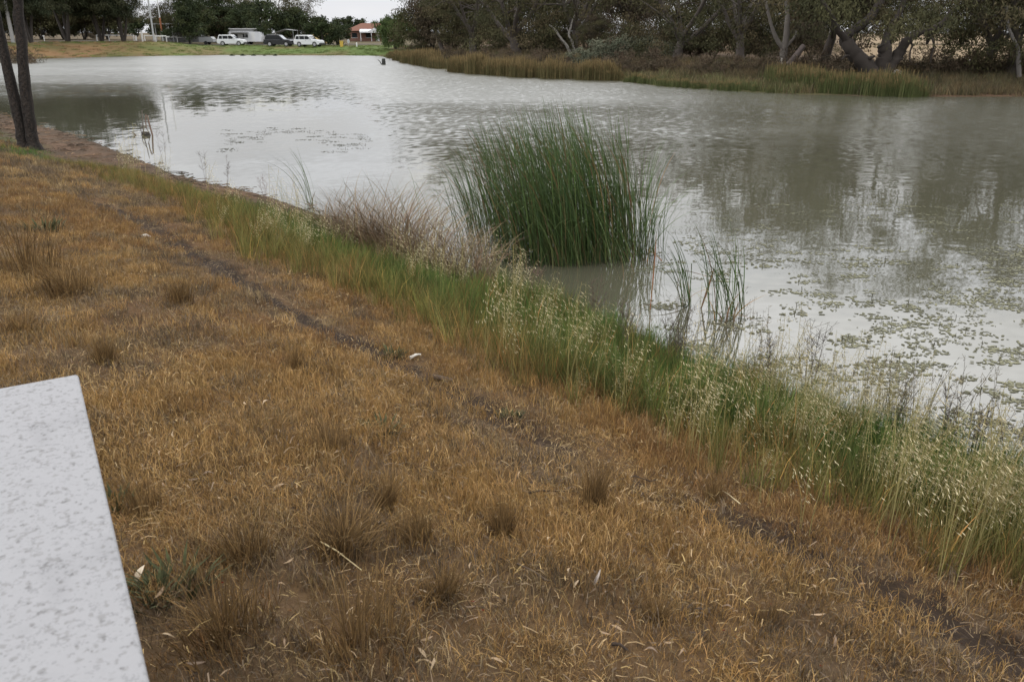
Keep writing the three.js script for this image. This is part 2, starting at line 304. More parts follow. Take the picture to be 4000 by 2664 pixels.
function branching(seed, o) {   // trunk with limbs and boughs; returns wood geometry and the places where leaves gather
  const r = rng(seed), wood = new GB(0.3), centres = [], { H, R, fork, spread } = o;
  const tk = bend(r, [0, -0.4, 0], [gauss(r) * (o.lean ?? 0.1), 1, gauss(r) * (o.lean ?? 0.1)], fork + 0.4, 7, 0.06, 0.05);
  wood.tube(tk, (t) => R * (1.25 - 0.55 * t) * (t < 0.12 ? 1.25 : 1), 9, o.bark, false);
  const crotch = tk[7], n = o.limbs ?? 4, a0 = r() * 7;
  for (let k = 0; k < n; k++) {
    const a = a0 + k / n * 6.283 + gauss(r) * 0.4, lift = 0.7 + 0.9 * r(), from = k < n - 1 || n < 3 ? crotch : tk[5];
    const L = Math.max(1.5, (H - fork) * (0.55 + 0.3 * r())), lp = bend(r, from, [Math.cos(a) * spread, lift, Math.sin(a) * spread], L, 7, 0.17, 0.03);
    wood.tube(lp, (t) => R * 0.55 * (1 - 0.72 * t), 7, o.bark);
    for (let b = 0; b < (o.boughs ?? 4); b++) {
      const at = lp[2 + Math.floor(r() * 6)], ba = r() * 6.283, bp = bend(r, at, [Math.cos(ba), 0.1 + 0.7 * r(), Math.sin(ba)], L * (0.3 + 0.3 * r()), 5, 0.25, -0.02);
      wood.tube(bp, (t) => R * 0.2 * (1 - 0.8 * t), 5, o.bark);
      centres.push([...bp[5], 1.2], [...bp[3], 0.8], [bp[4][0], bp[4][1] - 0.7, bp[4][2], 0.7]);
    }
    centres.push([...lp[7], 1.2]);
  }
  for (let k = 0; k < (o.skirt ?? 0); k++) { const a = r() * 6.283, q = spread * H * (0.16 + 0.2 * r()); centres.push([Math.cos(a) * q, o.low + (fork + 1.5) * r(), Math.sin(a) * q, 1]); }
  return { wood, centres, r };
}
function treeGeo(seed, o) {
  const { wood, centres, r } = branching(seed, o), leaf = new GB();
  leafCloud(leaf, r, centres, o.per ?? 70, o.rc ?? 0.75, o.len ?? 0.27, o.wid ?? 0.085, o.cols, o.droop ?? 1.1);
  return [wood.geo(true), leaf.geo()];
}
function bushGeo(seed, o) {   // a crown to the ground: lobes of leaf clumps round a short stem
  const r = rng(seed), wood = new GB(), leaf = new GB(), centres = [];
  const { H, W, low } = o;
  for (let k = 0; k < 3; k++) { const a = r() * 6.3; wood.tube(bend(r, [0, -0.3, 0], [Math.cos(a) * 0.3, 1, Math.sin(a) * 0.3], H * 0.7, 6, 0.1, 0.04), (t) => (o.R ?? 0.18) * (1 - 0.8 * t), 7, o.bark); }
  const lobes = []; for (let k = 0; k < (o.lobes ?? 9); k++) { const a = k * 2.4 + r(), q = W / 2 * Math.sqrt(r()) * 0.75, f = r(); lobes.push([Math.cos(a) * q, lerp(low + H * 0.22, H * 0.86, Math.pow(f, 0.8)) * (1 - 0.25 * (q / W)), Math.sin(a) * q, W * (0.17 + 0.12 * r())]); }
  for (let k = 0; k < (o.clumps ?? 80); k++) {
    const L = lobes[k % lobes.length]; let x = gauss(r), y = gauss(r), z = gauss(r); const m = Math.hypot(x, y, z) || 1, q = L[3] * (0.65 + 0.45 * r());
    y = L[1] + y / m * q * 0.85; if (y < low) y = low + r() * 0.6; centres.push([L[0] + x / m * q, y, L[2] + z / m * q, 0.7 + 0.6 * r()]);
  }
  leafCloud(leaf, r, centres, o.per ?? 60, o.rc ?? 0.5, o.len ?? 0.34, o.wid ?? 0.14, o.cols, o.droop ?? 0.6);
  return [wood.geo(true), leaf.geo()];
}
const ordinals = ['first', 'second', 'third', 'fourth', 'fifth', 'sixth', 'seventh', 'eighth', 'ninth', 'tenth', 'eleventh', 'twelfth', 'thirteenth', 'fourteenth', 'fifteenth', 'sixteenth', 'seventeenth', 'eighteenth', 'nineteenth', 'twentieth', 'twenty-first', 'twenty-second', 'twenty-third', 'twenty-fourth', 'twenty-fifth', 'twenty-sixth', 'twenty-seventh', 'twenty-eighth', 'twenty-ninth', 'thirtieth'];
const gumLeaf = [[0.060, 0.058, 0.027], [0.071, 0.067, 0.032], [0.050, 0.051, 0.025], [0.078, 0.064, 0.034]], darkLeaf = [[0.022, 0.028, 0.014], [0.028, 0.034, 0.016], [0.034, 0.036, 0.018]];
const bushLeaf = [[0.036, 0.048, 0.020], [0.046, 0.054, 0.022], [0.030, 0.040, 0.019]], willowLeaf = [[0.075, 0.105, 0.036], [0.062, 0.09, 0.032], [0.09, 0.118, 0.042]], redLeaf = [[0.060, 0.046, 0.030], [0.050, 0.043, 0.028], [0.072, 0.054, 0.036]], greyLeaf = [[0.10, 0.105, 0.070], [0.125, 0.125, 0.085], [0.085, 0.095, 0.062]];
const forms = {
  gumA: treeGeo(11, { H: 15, R: 0.42, fork: 2.6, spread: 0.8, limbs: 5, boughs: 6, skirt: 34, low: 1.0, cols: gumLeaf, bark: barkGrey, per: 120 }),
  gumB: treeGeo(12, { H: 17, R: 0.5, fork: 1.9, spread: 1.0, limbs: 5, boughs: 6, skirt: 40, low: 0.9, cols: gumLeaf, bark: barkGrey, per: 120, lean: 0.25 }),
  gumC: treeGeo(13, { H: 13, R: 0.3, fork: 3.2, spread: 0.7, limbs: 4, boughs: 6, skirt: 26, low: 1.4, cols: redLeaf, bark: barkGrey, per: 120, lean: 0.2 }),
  airy: treeGeo(14, { H: 9.5, R: 0.26, fork: 3, spread: 0.75, limbs: 4, boughs: 6, skirt: 6, low: 2.4, cols: gumLeaf, bark: barkGrey, per: 46, rc: 0.55 }),
  scrubA: bushGeo(21, { H: 11, W: 12, low: 0.2, clumps: 150, lobes: 16, cols: gumLeaf, bark: barkDark, per: 150, rc: 0.85, len: 0.32, wid: 0.11, droop: 1 }),
  scrubB: bushGeo(22, { H: 13, W: 11, low: 0.5, clumps: 150, lobes: 16, cols: [...gumLeaf, ...redLeaf], bark: barkDark, per: 150, rc: 0.85, len: 0.32, wid: 0.11, droop: 1 }),
  oak: bushGeo(23, { H: 13.5, W: 9.5, low: 2.2, clumps: 150, lobes: 18, cols: darkLeaf, bark: barkDark, per: 110, rc: 0.75, len: 0.45, wid: 0.12, droop: 0.9, R: 0.3 }),
  round: bushGeo(24, { H: 9.5, W: 10, low: 0.3, clumps: 150, lobes: 14, cols: bushLeaf, bark: barkDark, per: 66, rc: 0.6, len: 0.4, wid: 0.17, droop: 0.8 }),
  low: bushGeo(25, { H: 5, W: 6, low: 0.1, clumps: 90, lobes: 9, cols: bushLeaf, bark: barkDark, per: 60, rc: 0.45, len: 0.36, wid: 0.16 }),
  willow: bushGeo(26, { H: 5.6, W: 8, low: 0.7, clumps: 120, lobes: 12, cols: willowLeaf, bark: barkDark, per: 70, rc: 0.45, len: 0.5, wid: 0.1, droop: 2.2, R: 0.24 }),
  far: bushGeo(27, { H: 9, W: 10, low: 0.2, clumps: 60, lobes: 8, cols: bushLeaf, bark: barkDark, per: 50, rc: 0.9, len: 0.8, wid: 0.4 }),
  shrub: bushGeo(28, { H: 1.5, W: 2.6, low: 0.05, clumps: 50, lobes: 8, cols: greyLeaf, bark: barkGrey, per: 40, rc: 0.22, len: 0.16, wid: 0.06, droop: -0.3, R: 0.03 }),
  brown: bushGeo(29, { H: 1.3, W: 2.4, low: 0.05, clumps: 46, lobes: 7, cols: [[0.085, 0.062, 0.042], [0.07, 0.058, 0.038], [0.10, 0.075, 0.048]], bark: barkGrey, per: 40, rc: 0.22, len: 0.2, wid: 0.035, droop: -0.6, R: 0.03 }),
};
const woodMat = mat({ vertexColors: true, roughness: 0.95, bumpMap: soilBump, bumpScale: 0.01 }), bark2 = mat({ vertexColors: true, roughness: 0.95 });
function plant(form, name, category, x, z, s, turn, label, group, sy = s) {
  const o = top(new THREE.Group(), name, x, height(x, z), z, turn); o.scale.set(s, sy, s);
  part(o, 'trunk', forms[form][0], bark2); part(o, 'crown', forms[form][1], leafMat);
  return tag(o, label, category, group);
}
// the stand of old gums on the far bank, front row
for (const [form, px, py, s, turn, label] of [
  ['gumC', 1735, 205, 1.05, 0.4, 'tall rusty-leaved gum at the edge of the open sky'],
  ['gumA', 1850, 212, 0.95, 2.1, 'dark gum behind the start of the long reed bed'],
  ['gumB', 2020, 214, 1.0, 1.2, 'broad drooping gum behind the middle of the long reed bed'],
  ['gumA', 2240, 216, 0.95, 4.4, 'gum with two bleached bare limbs rising through its leaves'],
  ['gumC', 2420, 212, 1.1, 3.0, 'slim gum behind the grey-green saltbush thicket'],
  ['gumB', 2640, 238, 0.85, 5.0, 'leaning gum just past the end of the saltbush'],
  ['gumA', 2890, 246, 0.82, 0.9, 'dark trunked gum leaning over the brown undergrowth'],
  ['gumC', 3215, 262, 1.0, 2.6, 'shaggy gum between the white-stemmed tree and the forked giant'],
  ['gumA', 3850, 292, 0.62, 3.6, 'gum whose foliage hangs to the ground before the pale field'],
  ['gumA', 3960, 300, 0.9, 1.7, 'gum beside the slender pale trunk at the bare shore'],
  ['gumB', 4230, 310, 0.9, 0.2, 'gum over the bare shore with its trunk out of frame'],
]) { const [x, , z] = hit(px, py); plant(form, 'gum_tree', 'tree', x, z, s, turn, label, 'old gums along the far bank'); }
// the dense back row
{
  const r = rng(77); let i = 0;
  for (const [px, py] of [[1690, 186], [1760, 190], [1850, 192], [2000, 194], [2130, 196], [2290, 192], [2450, 184], [2600, 188], [2760, 192], [2920, 196], [3080, 198], [3200, 186], [3330, 178], [3480, 177], [3620, 178], [3760, 178], [3900, 182], [4060, 186]]) {
    const [x, z] = spot(px, py, 1.1); plant(i % 2 ? 'scrubB' : 'scrubA', 'scrub_tree', 'tree', x, z, 0.8 + 0.35 * r(), r() * 6.3, ordinals[i] + ' dense dark back-row tree behind the gums, counted from the open sky', 'dense back row of dark trees', 0.8 + 0.4 * r()); i++;
  }
}
// the far left stand, the trees round the parked cars, the distant line
for (const [form, name, px, py, s, turn, label, group, sy] of [
  ['oak', 'she_oak', -60, 168, 1.0, 0.3, 'dark she-oak behind the grey power pole'],
  ['oak', 'she_oak', 120, 167, 1.05, 1.3, 'dark she-oak seen past the near twin trunks'],
  ['oak', 'she_oak', 265, 164, 1.1, 2.2, 'tall dark she-oak above the bare orange bank', null, 1.2],
  ['oak', 'she_oak', 395, 162, 1.0, 3.9, 'dark she-oak whose crown meets the road bank'],
  ['oak', 'she_oak', 480, 163, 0.95, 5.2, 'dark she-oak nearest the goal posts with a forked trunk'],
  ['round', 'pepper_tree', 742, 172, 0.92, 0.8, 'huge rounded tree with foliage to the ground near the fence'],
  ['round', 'pepper_tree', 858, 166, 0.95, 2.9, 'rounded olive tree behind the first white car'],
  ['round', 'pepper_tree', 965, 166, 0.72, 4.4, 'olive tree hanging over the white caravan'],
  ['low', 'pepper_tree', 1042, 171, 1.15, 1.1, 'narrow green tree just before the dark car', null, 1.5],
  ['airy', 'slender_gum', 1010, 160, 1.0, 3.3, 'airy gum rising behind the caravan'],
  ['airy', 'slender_gum', 1110, 166, 0.98, 0.5, 'airy gum rising behind the dark car'],
  ['airy', 'slender_gum', 1195, 164, 0.95, 2.0, 'airy gum rising behind the second white car'],
  ['low', 'pepper_tree', 1150, 168, 1.1, 5.1, 'small tree between the dark car and second white car', null, 1.2],
  ['low', 'pepper_tree', 1262, 178, 1.0, 3.7, 'dense low tree beside the second white car', null, 1.0],
  ['low', 'pepper_tree', 1318, 176, 0.9, 0.2, 'dense low tree beside the yellow bin', null, 0.92],
  ['willow', 'willow_tree', 1545, 190, 1.0, 1.0, 'bright weeping tree standing alone by the house'],
]) { const p = hit(px, py), k = -p[2] / 150; plant(form, name, 'tree', p[0], p[2], s * k, turn, label, group, (sy ?? s) * k); }
{
  const r = rng(78);
  for (let i = 0; i < 22; i++) { const px = -150 + i * 84 + 30 * r(), D = 235 + 60 * r(), d = sight(px, 125), k = D / Math.hypot(d[0], d[2]); plant('far', 'distant_tree', 'tree', d[0] * k, d[2] * k, 0.48 + 0.3 * r(), r() * 6.3, ordinals[i] + ' distant tree of the horizon line, counted from the left edge', 'distant tree line'); }
}
{
  const r = rng(76);
  let i = 0;
  for (const px of [-120, -20, 70, 160, 250, 330, 420, 690, 820, 930]) { const p = hit(px, px < 600 ? 162 : 170), z = p[2] - 16 - 6 * r(), x = p[0] * z / p[2]; plant('scrubA', 'hedge_tree', 'tree', x, z, 0.85 + 0.3 * r(), r() * 6.3, ordinals[i++] + ' dark tree filling gaps behind the roadside trees, from the power pole', 'dark trees behind the road', 0.7 + 0.2 * r()); }
}
{
  const r = rng(75);
  for (let i = 0; i < 17; i++) { const px = 1640 + i * 95 + 40 * r(), py = 206 + 34 * sstep(1700, 3000, px) - 8 * r(), [x, , z] = hit(px, py); plant('scrubB', 'understory_bush', 'bush', x, z, 0.26 + 0.14 * r(), r() * 6.3, ordinals[i] + ' dark leafy bush beneath the old gums, counted from the open sky', 'dark understory beneath the gums', 0.2 + 0.12 * r()); }
}
// saltbush thicket and brown undergrowth on the far bank
for (const [px, py, s, label] of [[2270, 262, 1.0, 'saltbush at the reed end of the grey thicket'], [2340, 258, 1.2, 'tall saltbush in the grey thicket'], [2420, 256, 1.35, 'widest saltbush of the grey thicket'], [2500, 254, 1.3, 'saltbush beside the widest one in the grey thicket'], [2580, 256, 1.1, 'last saltbush of the grey thicket beside the leaning gum']]) { const [x, z] = spot(px, py, 0.6); plant('shrub', 'saltbush', 'bush', x, z, s, px, label, 'saltbush thicket'); }
{
  const r = rng(79);
  for (let i = 0; i < 30; i++) { const px = 1640 + i * 82 + 40 * r(), py = 232 + 45 * sstep(1650, 2800, px) + 22 * r(), [x, , z] = hit(px, py); if (land(x, z).wet || land(x, z).df < 2) continue; plant('brown', 'dead_bush', 'bush', x, z, 0.7 + 0.5 * r(), r() * 6, ordinals[i] + ' low brown dead bush along the far bank, counted from the open sky', 'dead undergrowth on the far bank'); }
  for (const [px, py, s, label] of [[20, 190, 2.0, 'grey bush at the foot of the power pole'], [95, 192, 1.6, 'grey bush seen between the near twin trunks'], [362, 162, 1.5, 'reddish bush on the roadside beside the white rail']]) { const [x, z] = spot(px, py, 1.5); plant('brown', 'roadside_bush', 'bush', x, z, s, 1, label); }
  for (let i = 0; i < 5; i++) { const [x, z] = spot(905 + i * 42, 212, 0.2); plant('low', 'waterside_shrub', 'bush', x, z, 0.1 + 0.05 * r(), r() * 6, ordinals[i] + ' small green shrub below the far lawn, counted from the left', 'small shrubs below the lawn'); }
}
// hand-shaped trees of the far bank
function limbTree(name, base, limbs, bark, label, leaves) {
  const o = top(new THREE.Group(), name, ...base), g = new GB(0.3), r = rng(base[0] * 100 | 0), c = [];
  const rel = (p) => [p[0] - base[0], p[1] - base[1], p[2] - base[2]];
  for (const [pts, r0, r1] of limbs) {
    const cr = new THREE.CatmullRomCurve3(pts.map((p) => new THREE.Vector3(...rel(p)))).getPoints(pts.length * 4).map((v) => [v.x + gauss(r) * r0 * 0.05, v.y, v.z + gauss(r) * r0 * 0.05]);
    g.tube(cr, (t) => lerp(r0, r1, t), 9, bark); if (r1 < 0.2) c.push([...cr[cr.length - 1], 1]);
  }
  part(o, 'trunk', g.geo(true), woodMat);
  if (leaves) { const lg = new GB(); leafCloud(lg, r, leaves.map((p) => [...rel(p), 1]), 200, 0.95, 0.24, 0.075, gumLeaf, 1.1); part(o, 'crown', lg.geo(), leafMat); }
  return tag(o, label, 'tree');
}
{
  const z = spot(3430, 286, 0.95)[1], q = (x, y, dz = 0) => atZ(x, y, z + dz), b = q(3430, 292), rr = rng(5), leaves = [];
  for (let k = 0; k < 80; k++) { const a = rr() * 6.3, d = 2 + 5 * Math.sqrt(rr()); leaves.push([b[0] + Math.cos(a) * d, 4.6 + 8 * rr() - d * 0.15, b[2] + Math.sin(a) * d]); }
  for (let k = 0; k < 12; k++) leaves.push(q(3190 + 520 * rr(), 20 + 95 * rr(), -2 + 4 * rr()));
  limbTree('river_gum', b, [
    [[q(3410, 300), q(3385, 262), q(3345, 215), q(3318, 180), q(3302, 150, -0.3), q(3330, 122, -0.6), q(3400, 70, -1), q(3440, 0, -1.2), q(3470, -120, -1.5)], 0.52, 0.16],
    [[q(3302, 152), q(3270, 110, 0.4), q(3250, 60, 0.8), q(3200, -20, 1)], 0.22, 0.08],
    [[q(3456, 300), q(3452, 250), q(3460, 205), q(3450, 172)], 0.5, 0.36],
    [[q(3440, 290), q(3480, 258), q(3514, 205), q(3550, 155, 0.4), q(3600, 122, 0.8), q(3680, 95, 1), q(3720, 40, 1.2)], 0.42, 0.12],
    [[q(3455, 190), q(3475, 120, -0.5), q(3520, 40, -0.8), q(3560, -120, -1)], 0.26, 0.1],
    [[q(3385, 228), q(3402, 226, 0.3), q(3420, 218, 0.4)], 0.16, 0.07], [[q(3505, 230), q(3520, 232, 0.3), q(3534, 226, 0.4)], 0.09, 0.03],
    [[q(3550, 150), q(3565, 175, 0.3), q(3558, 200, 0.4), q(3556, 240, 0.4)], 0.07, 0.04], [[q(3620, 112), q(3650, 170, 0.6), q(3640, 220, 0.6), q(3638, 245, 0.6)], 0.07, 0.03],
    [[q(3340, 222), q(3305, 218, 0.3), q(3290, 232, 0.4)], 0.09, 0.03],
  ], [0.040, 0.032, 0.026], 'huge forked gum with thick leaning limbs before the pale field', leaves);
}
{
  const z = spot(3060, 276, 0.9)[1], q = (x, y, dz = 0) => atZ(x, y, z + dz), b = q(3060, 282), rr = rng(6), leaves = [];
  for (let k = 0; k < 50; k++) { const a = rr() * 6.3, d = 1 + 4 * Math.sqrt(rr()); leaves.push([b[0] + Math.cos(a) * d, 4.4 + 7 * rr(), b[2] + Math.sin(a) * d]); }
  const o = limbTree('pale_gum', b, [
    [[q(3066, 292), q(3062, 250), q(3062, 200), q(3072, 140), q(3078, 60), q(3070, -60)], 0.3, 0.12],
    [[q(3062, 190), q(3040, 160), q(3018, 110), q(3000, 40), q(2980, -40)], 0.17, 0.06],
    [[q(3064, 192), q(3085, 168), q(3108, 140), q(3112, 120)], 0.12, 0.05],
  ], [0.12, 0.105, 0.09], 'gum with a peeling white stem above the brown undergrowth', leaves);
  const g = new GB(); g.tube([q(3054, 290, 0.35), q(3053, 258, 0.35), q(3056, 225, 0.35)].map((p) => [p[0] - b[0], p[1] - b[1], p[2] - b[2]]), (t) => lerp(0.13, 0.05, t), 7, [0.5, 0.47, 0.42]); part(o, 'peeled_stem', g.geo(true), woodMat);
  const log = top(new THREE.Mesh(), 'leaning_log', ...q(3085, 250)), lg = new GB(0.3), lb = q(3085, 250); lg.tube([q(3078, 262, 0.6), q(3105, 225, 0.6), q(3140, 178, 0.3)].map((p) => [p[0] - lb[0], p[1] - lb[1], p[2] - lb[2]]), (t) => lerp(0.26, 0.16, t), 8, [0.11, 0.088, 0.078]);
  log.geometry = lg.geo(true); log.material = woodMat; shadows(log); tag(log, 'thick grey fallen log leaning beside the white-stemmed gum', 'log');
}
{
  const z = spot(2225, 216, 1.0)[1] + 1.5, q = (x, y, dz = 0) => atZ(x, y, z + dz);
  for (const [name, label, limbs] of [
    ['dead_tree', 'bleached dead limb slanting up through the dark gums', [[[q(2235, 222), q(2215, 180), q(2190, 148), q(2165, 112), q(2144, 97)], 0.17, 0.07]]],
    ['dead_tree', 'crooked bleached dead tree with a forked white top', [[[q(2250, 222), q(2236, 165), q(2222, 135), q(2230, 105), q(2240, 70), q(2256, 40)], 0.13, 0.06], [[q(2226, 132), q(2215, 110), q(2212, 98)], 0.06, 0.03]]],
  ]) limbTree(name, limbs[0][0][0], limbs, [0.30, 0.28, 0.25], label);
  const z2 = spot(3985, 300, 0.8)[1], p = (x, y, dz = 0) => atZ(x, y, z2 + dz);
  limbTree('dead_tree', p(3985, 298), [[[p(3985, 300), p(3980, 240), p(3978, 190), p(3955, 140), p(3940, 90), p(3935, 20)], 0.14, 0.06]], [0.17, 0.155, 0.14], 'slender pale bare trunk above the bare shore');
  const z3 = spot(3290, 262, 0.95)[1], w = (x, y, dz = 0) => atZ(x, y, z3 + dz);
  limbTree('fallen_branch', w(3270, 270), [[[w(3230, 272), w(3262, 250), w(3280, 232), w(3300, 222), w(3330, 224)], 0.12, 0.04], [[w(3262, 250), w(3270, 225), w(3262, 205)], 0.06, 0.02], [[w(3280, 232), w(3292, 250), w(3310, 262)], 0.05, 0.02]], [0.10, 0.085, 0.07], 'tangled grey fallen branch at the foot of the forked giant');
}
// pale rocks heaped where the field begins
{
  const r = rng(91), rockMat = mat({ color: lin(0.36, 0.33, 0.29), bumpMap: soilBump, bumpScale: 0.03 }), rockGeos = [0, 1, 2].map((k) => { const g = new THREE.IcosahedronGeometry(1, 1), p = g.attributes.position; for (let i = 0; i < p.count; i++) { const f = 0.75 + 0.5 * hash(Math.round(p.getX(i) * 50), Math.round(p.getY(i) * 50), Math.round(p.getZ(i) * 50) + k); p.setXYZ(i, p.getX(i) * f, p.getY(i) * f * 0.7, p.getZ(i) * f); } g.computeVertexNormals(); return g; });
  for (let i = 0; i < 46; i++) { const px = i < 22 ? 3570 + 100 * r() : 3745 + 75 * r(), py = i < 22 ? 258 + 14 * r() : 228 + 46 * r(), [x, , z] = hit(px, py), s = 0.09 + 0.17 * r(); const m = shadows(new THREE.Mesh(rockGeos[i % 3], rockMat)); top(m, 'field_rock', x, height(x, z) + s * 0.3, z, r() * 6); m.scale.setScalar(s); tag(m, 'pale rock lying along the edge of the dry field', 'rock', 'pale rocks by the field'); }
  const [x, z] = spot(3503, 287, 0.9), m = shadows(new THREE.Mesh(rockGeos[1], mat({ color: lin(0.6, 0.58, 0.55) }))); top(m, 'white_stone', x, height(x, z) + 0.2, z); m.scale.set(0.3, 0.32, 0.22); tag(m, 'white pointed stone beside the forked giant gum', 'rock');
}
// the twin-trunked tree on the near bank
{
  const b = hit(118, 578), z = b[2], q = (x, y, dz = 0) => { const p = atZ(x, y, z + dz); return [p[0] - b[0], p[1] - b[1], p[2] - b[2]]; };
  const o = top(new THREE.Group(), 'twin_trunk_pine', ...b), r = rng(31), bk = () => [0.042, 0.030, 0.022], crook = (pts, k) => new THREE.CatmullRomCurve3(pts.map((p) => new THREE.Vector3(...p))).getPoints(26).map((v) => [v.x + gauss(r) * k, v.y, v.z + gauss(r) * k]);
  const g1 = new GB(0.14), g2 = new GB(0.14), hi = (x, y) => q(x, y);
  const A = crook([q(140, 615), q(122, 540), q(108, 440), q(92, 300), q(80, 150), q(66, 0), q(50, -160), q(30, -420)], 0.012), B = crook([q(98, 610), q(84, 540), q(66, 440), q(34, 300), q(2, 160), q(-30, 0), q(-60, -160), q(-90, -400)], 0.012);
  g1.tube(A, (t) => lerp(0.17, 0.11, t) * (1 + 0.05 * Math.sin(t * 90)) + 0.16 * Math.max(0, 0.12 - t) / 0.12, 14, bk); g2.tube(B, (t) => lerp(0.165, 0.10, t) + 0.12 * Math.max(0, 0.12 - t) / 0.12, 14, bk);
  const barkTex = grainTexture(256, (u, v) => { const s = tileFbm(u, v, 10, 301), f = noise(u * 14, v * 40, 305, 0), k = 0.1 + 0.9 * s + 0.5 * (f - 0.5); return [Math.min(1, k), Math.min(1, k), Math.min(1, k)]; });
  const barkMat = mat({ vertexColors: true, roughness: 0.95, map: barkTex, bumpMap: barkTex, bumpScale: 0.05 });
  const uvTube = (g, seg) => { const n = g.attributes.position.count, uv = new Float32Array(n * 2); for (let i = 0; i < n; i++) { uv[i * 2] = (i % seg) / seg * 3; uv[i * 2 + 1] = g.attributes.position.getY(i) * 1.2; } g.setAttribute('uv', new THREE.BufferAttribute(uv, 2)); return g; };
  part(o, 'trunk', uvTube(g1.geo(true), 14), barkMat); part(o, 'trunk', uvTube(g2.geo(true), 14), barkMat);
  const c = [], lg = new GB(); for (const T of [A, B]) for (let k = 0; k < 40; k++) { const p = T[T.length - 1 - Math.floor(4 * r())], a = r() * 6.3, d = 0.6 + 2.4 * r(); c.push([p[0] + Math.cos(a) * d, p[1] + 0.4 + 2.5 * r(), p[2] + Math.sin(a) * d, 1]); }
  leafCloud(lg, r, c, 40, 0.5, 0.3, 0.05, darkLeaf, 0.6); part(o, 'crown', lg.geo(), leafMat);
  tag(o, 'near dark tree with two leaning trunks on the grassy bank', 'tree');
}
// ---------------------------------------------------------------- things on the far shore
const M = {
  white: mat({ color: lin(0.58, 0.59, 0.60), roughness: 0.3 }), dark: mat({ color: lin(0.012, 0.013, 0.015), roughness: 0.25 }), glass: mat({ color: lin(0.015, 0.018, 0.02), roughness: 0.08 }), tyre: mat({ color: lin(0.02, 0.02, 0.02) }), rim: mat({ color: lin(0.35, 0.35, 0.36), roughness: 0.35, metalness: 0.6 }),
  lamp: mat({ color: lin(0.75, 0.75, 0.72), roughness: 0.15 }), tail: mat({ color: lin(0.35, 0.02, 0.015), roughness: 0.25 }), trim: mat({ color: lin(0.05, 0.05, 0.052), roughness: 0.5 }), canvas: mat({ color: lin(0.20, 0.20, 0.20), roughness: 0.95 }), steel: mat({ color: lin(0.34, 0.35, 0.35), roughness: 0.5 }),
  paint: mat({ color: lin(0.62, 0.62, 0.60), roughness: 0.6 }), orange: mat({ color: lin(0.34, 0.13, 0.06) }), yellow: mat({ color: lin(0.48, 0.32, 0.05), roughness: 0.6 }), brick: mat({ color: lin(0.16, 0.085, 0.062) }), tileRed: mat({ color: lin(0.15, 0.062, 0.036) }), tileGrey: mat({ color: lin(0.18, 0.135, 0.115) }), cream: mat({ color: lin(0.62, 0.47, 0.22) }), concrete: mat({ color: lin(0.26, 0.255, 0.245), bumpMap: soilBump, bumpScale: 0.01 }),
};
function outline(points, depth, bevel) { const s = new THREE.Shape(); points.forEach(([x, y], i) => (i ? s.lineTo(x, y) : s.moveTo(x, y))); s.closePath(); return new THREE.ExtrudeGeometry(s, { depth: depth - 2 * bevel, bevelEnabled: bevel > 0, bevelThickness: bevel, bevelSize: bevel, bevelSegments: 2, steps: 1 }).translate(0, 0, -depth / 2 + bevel); }
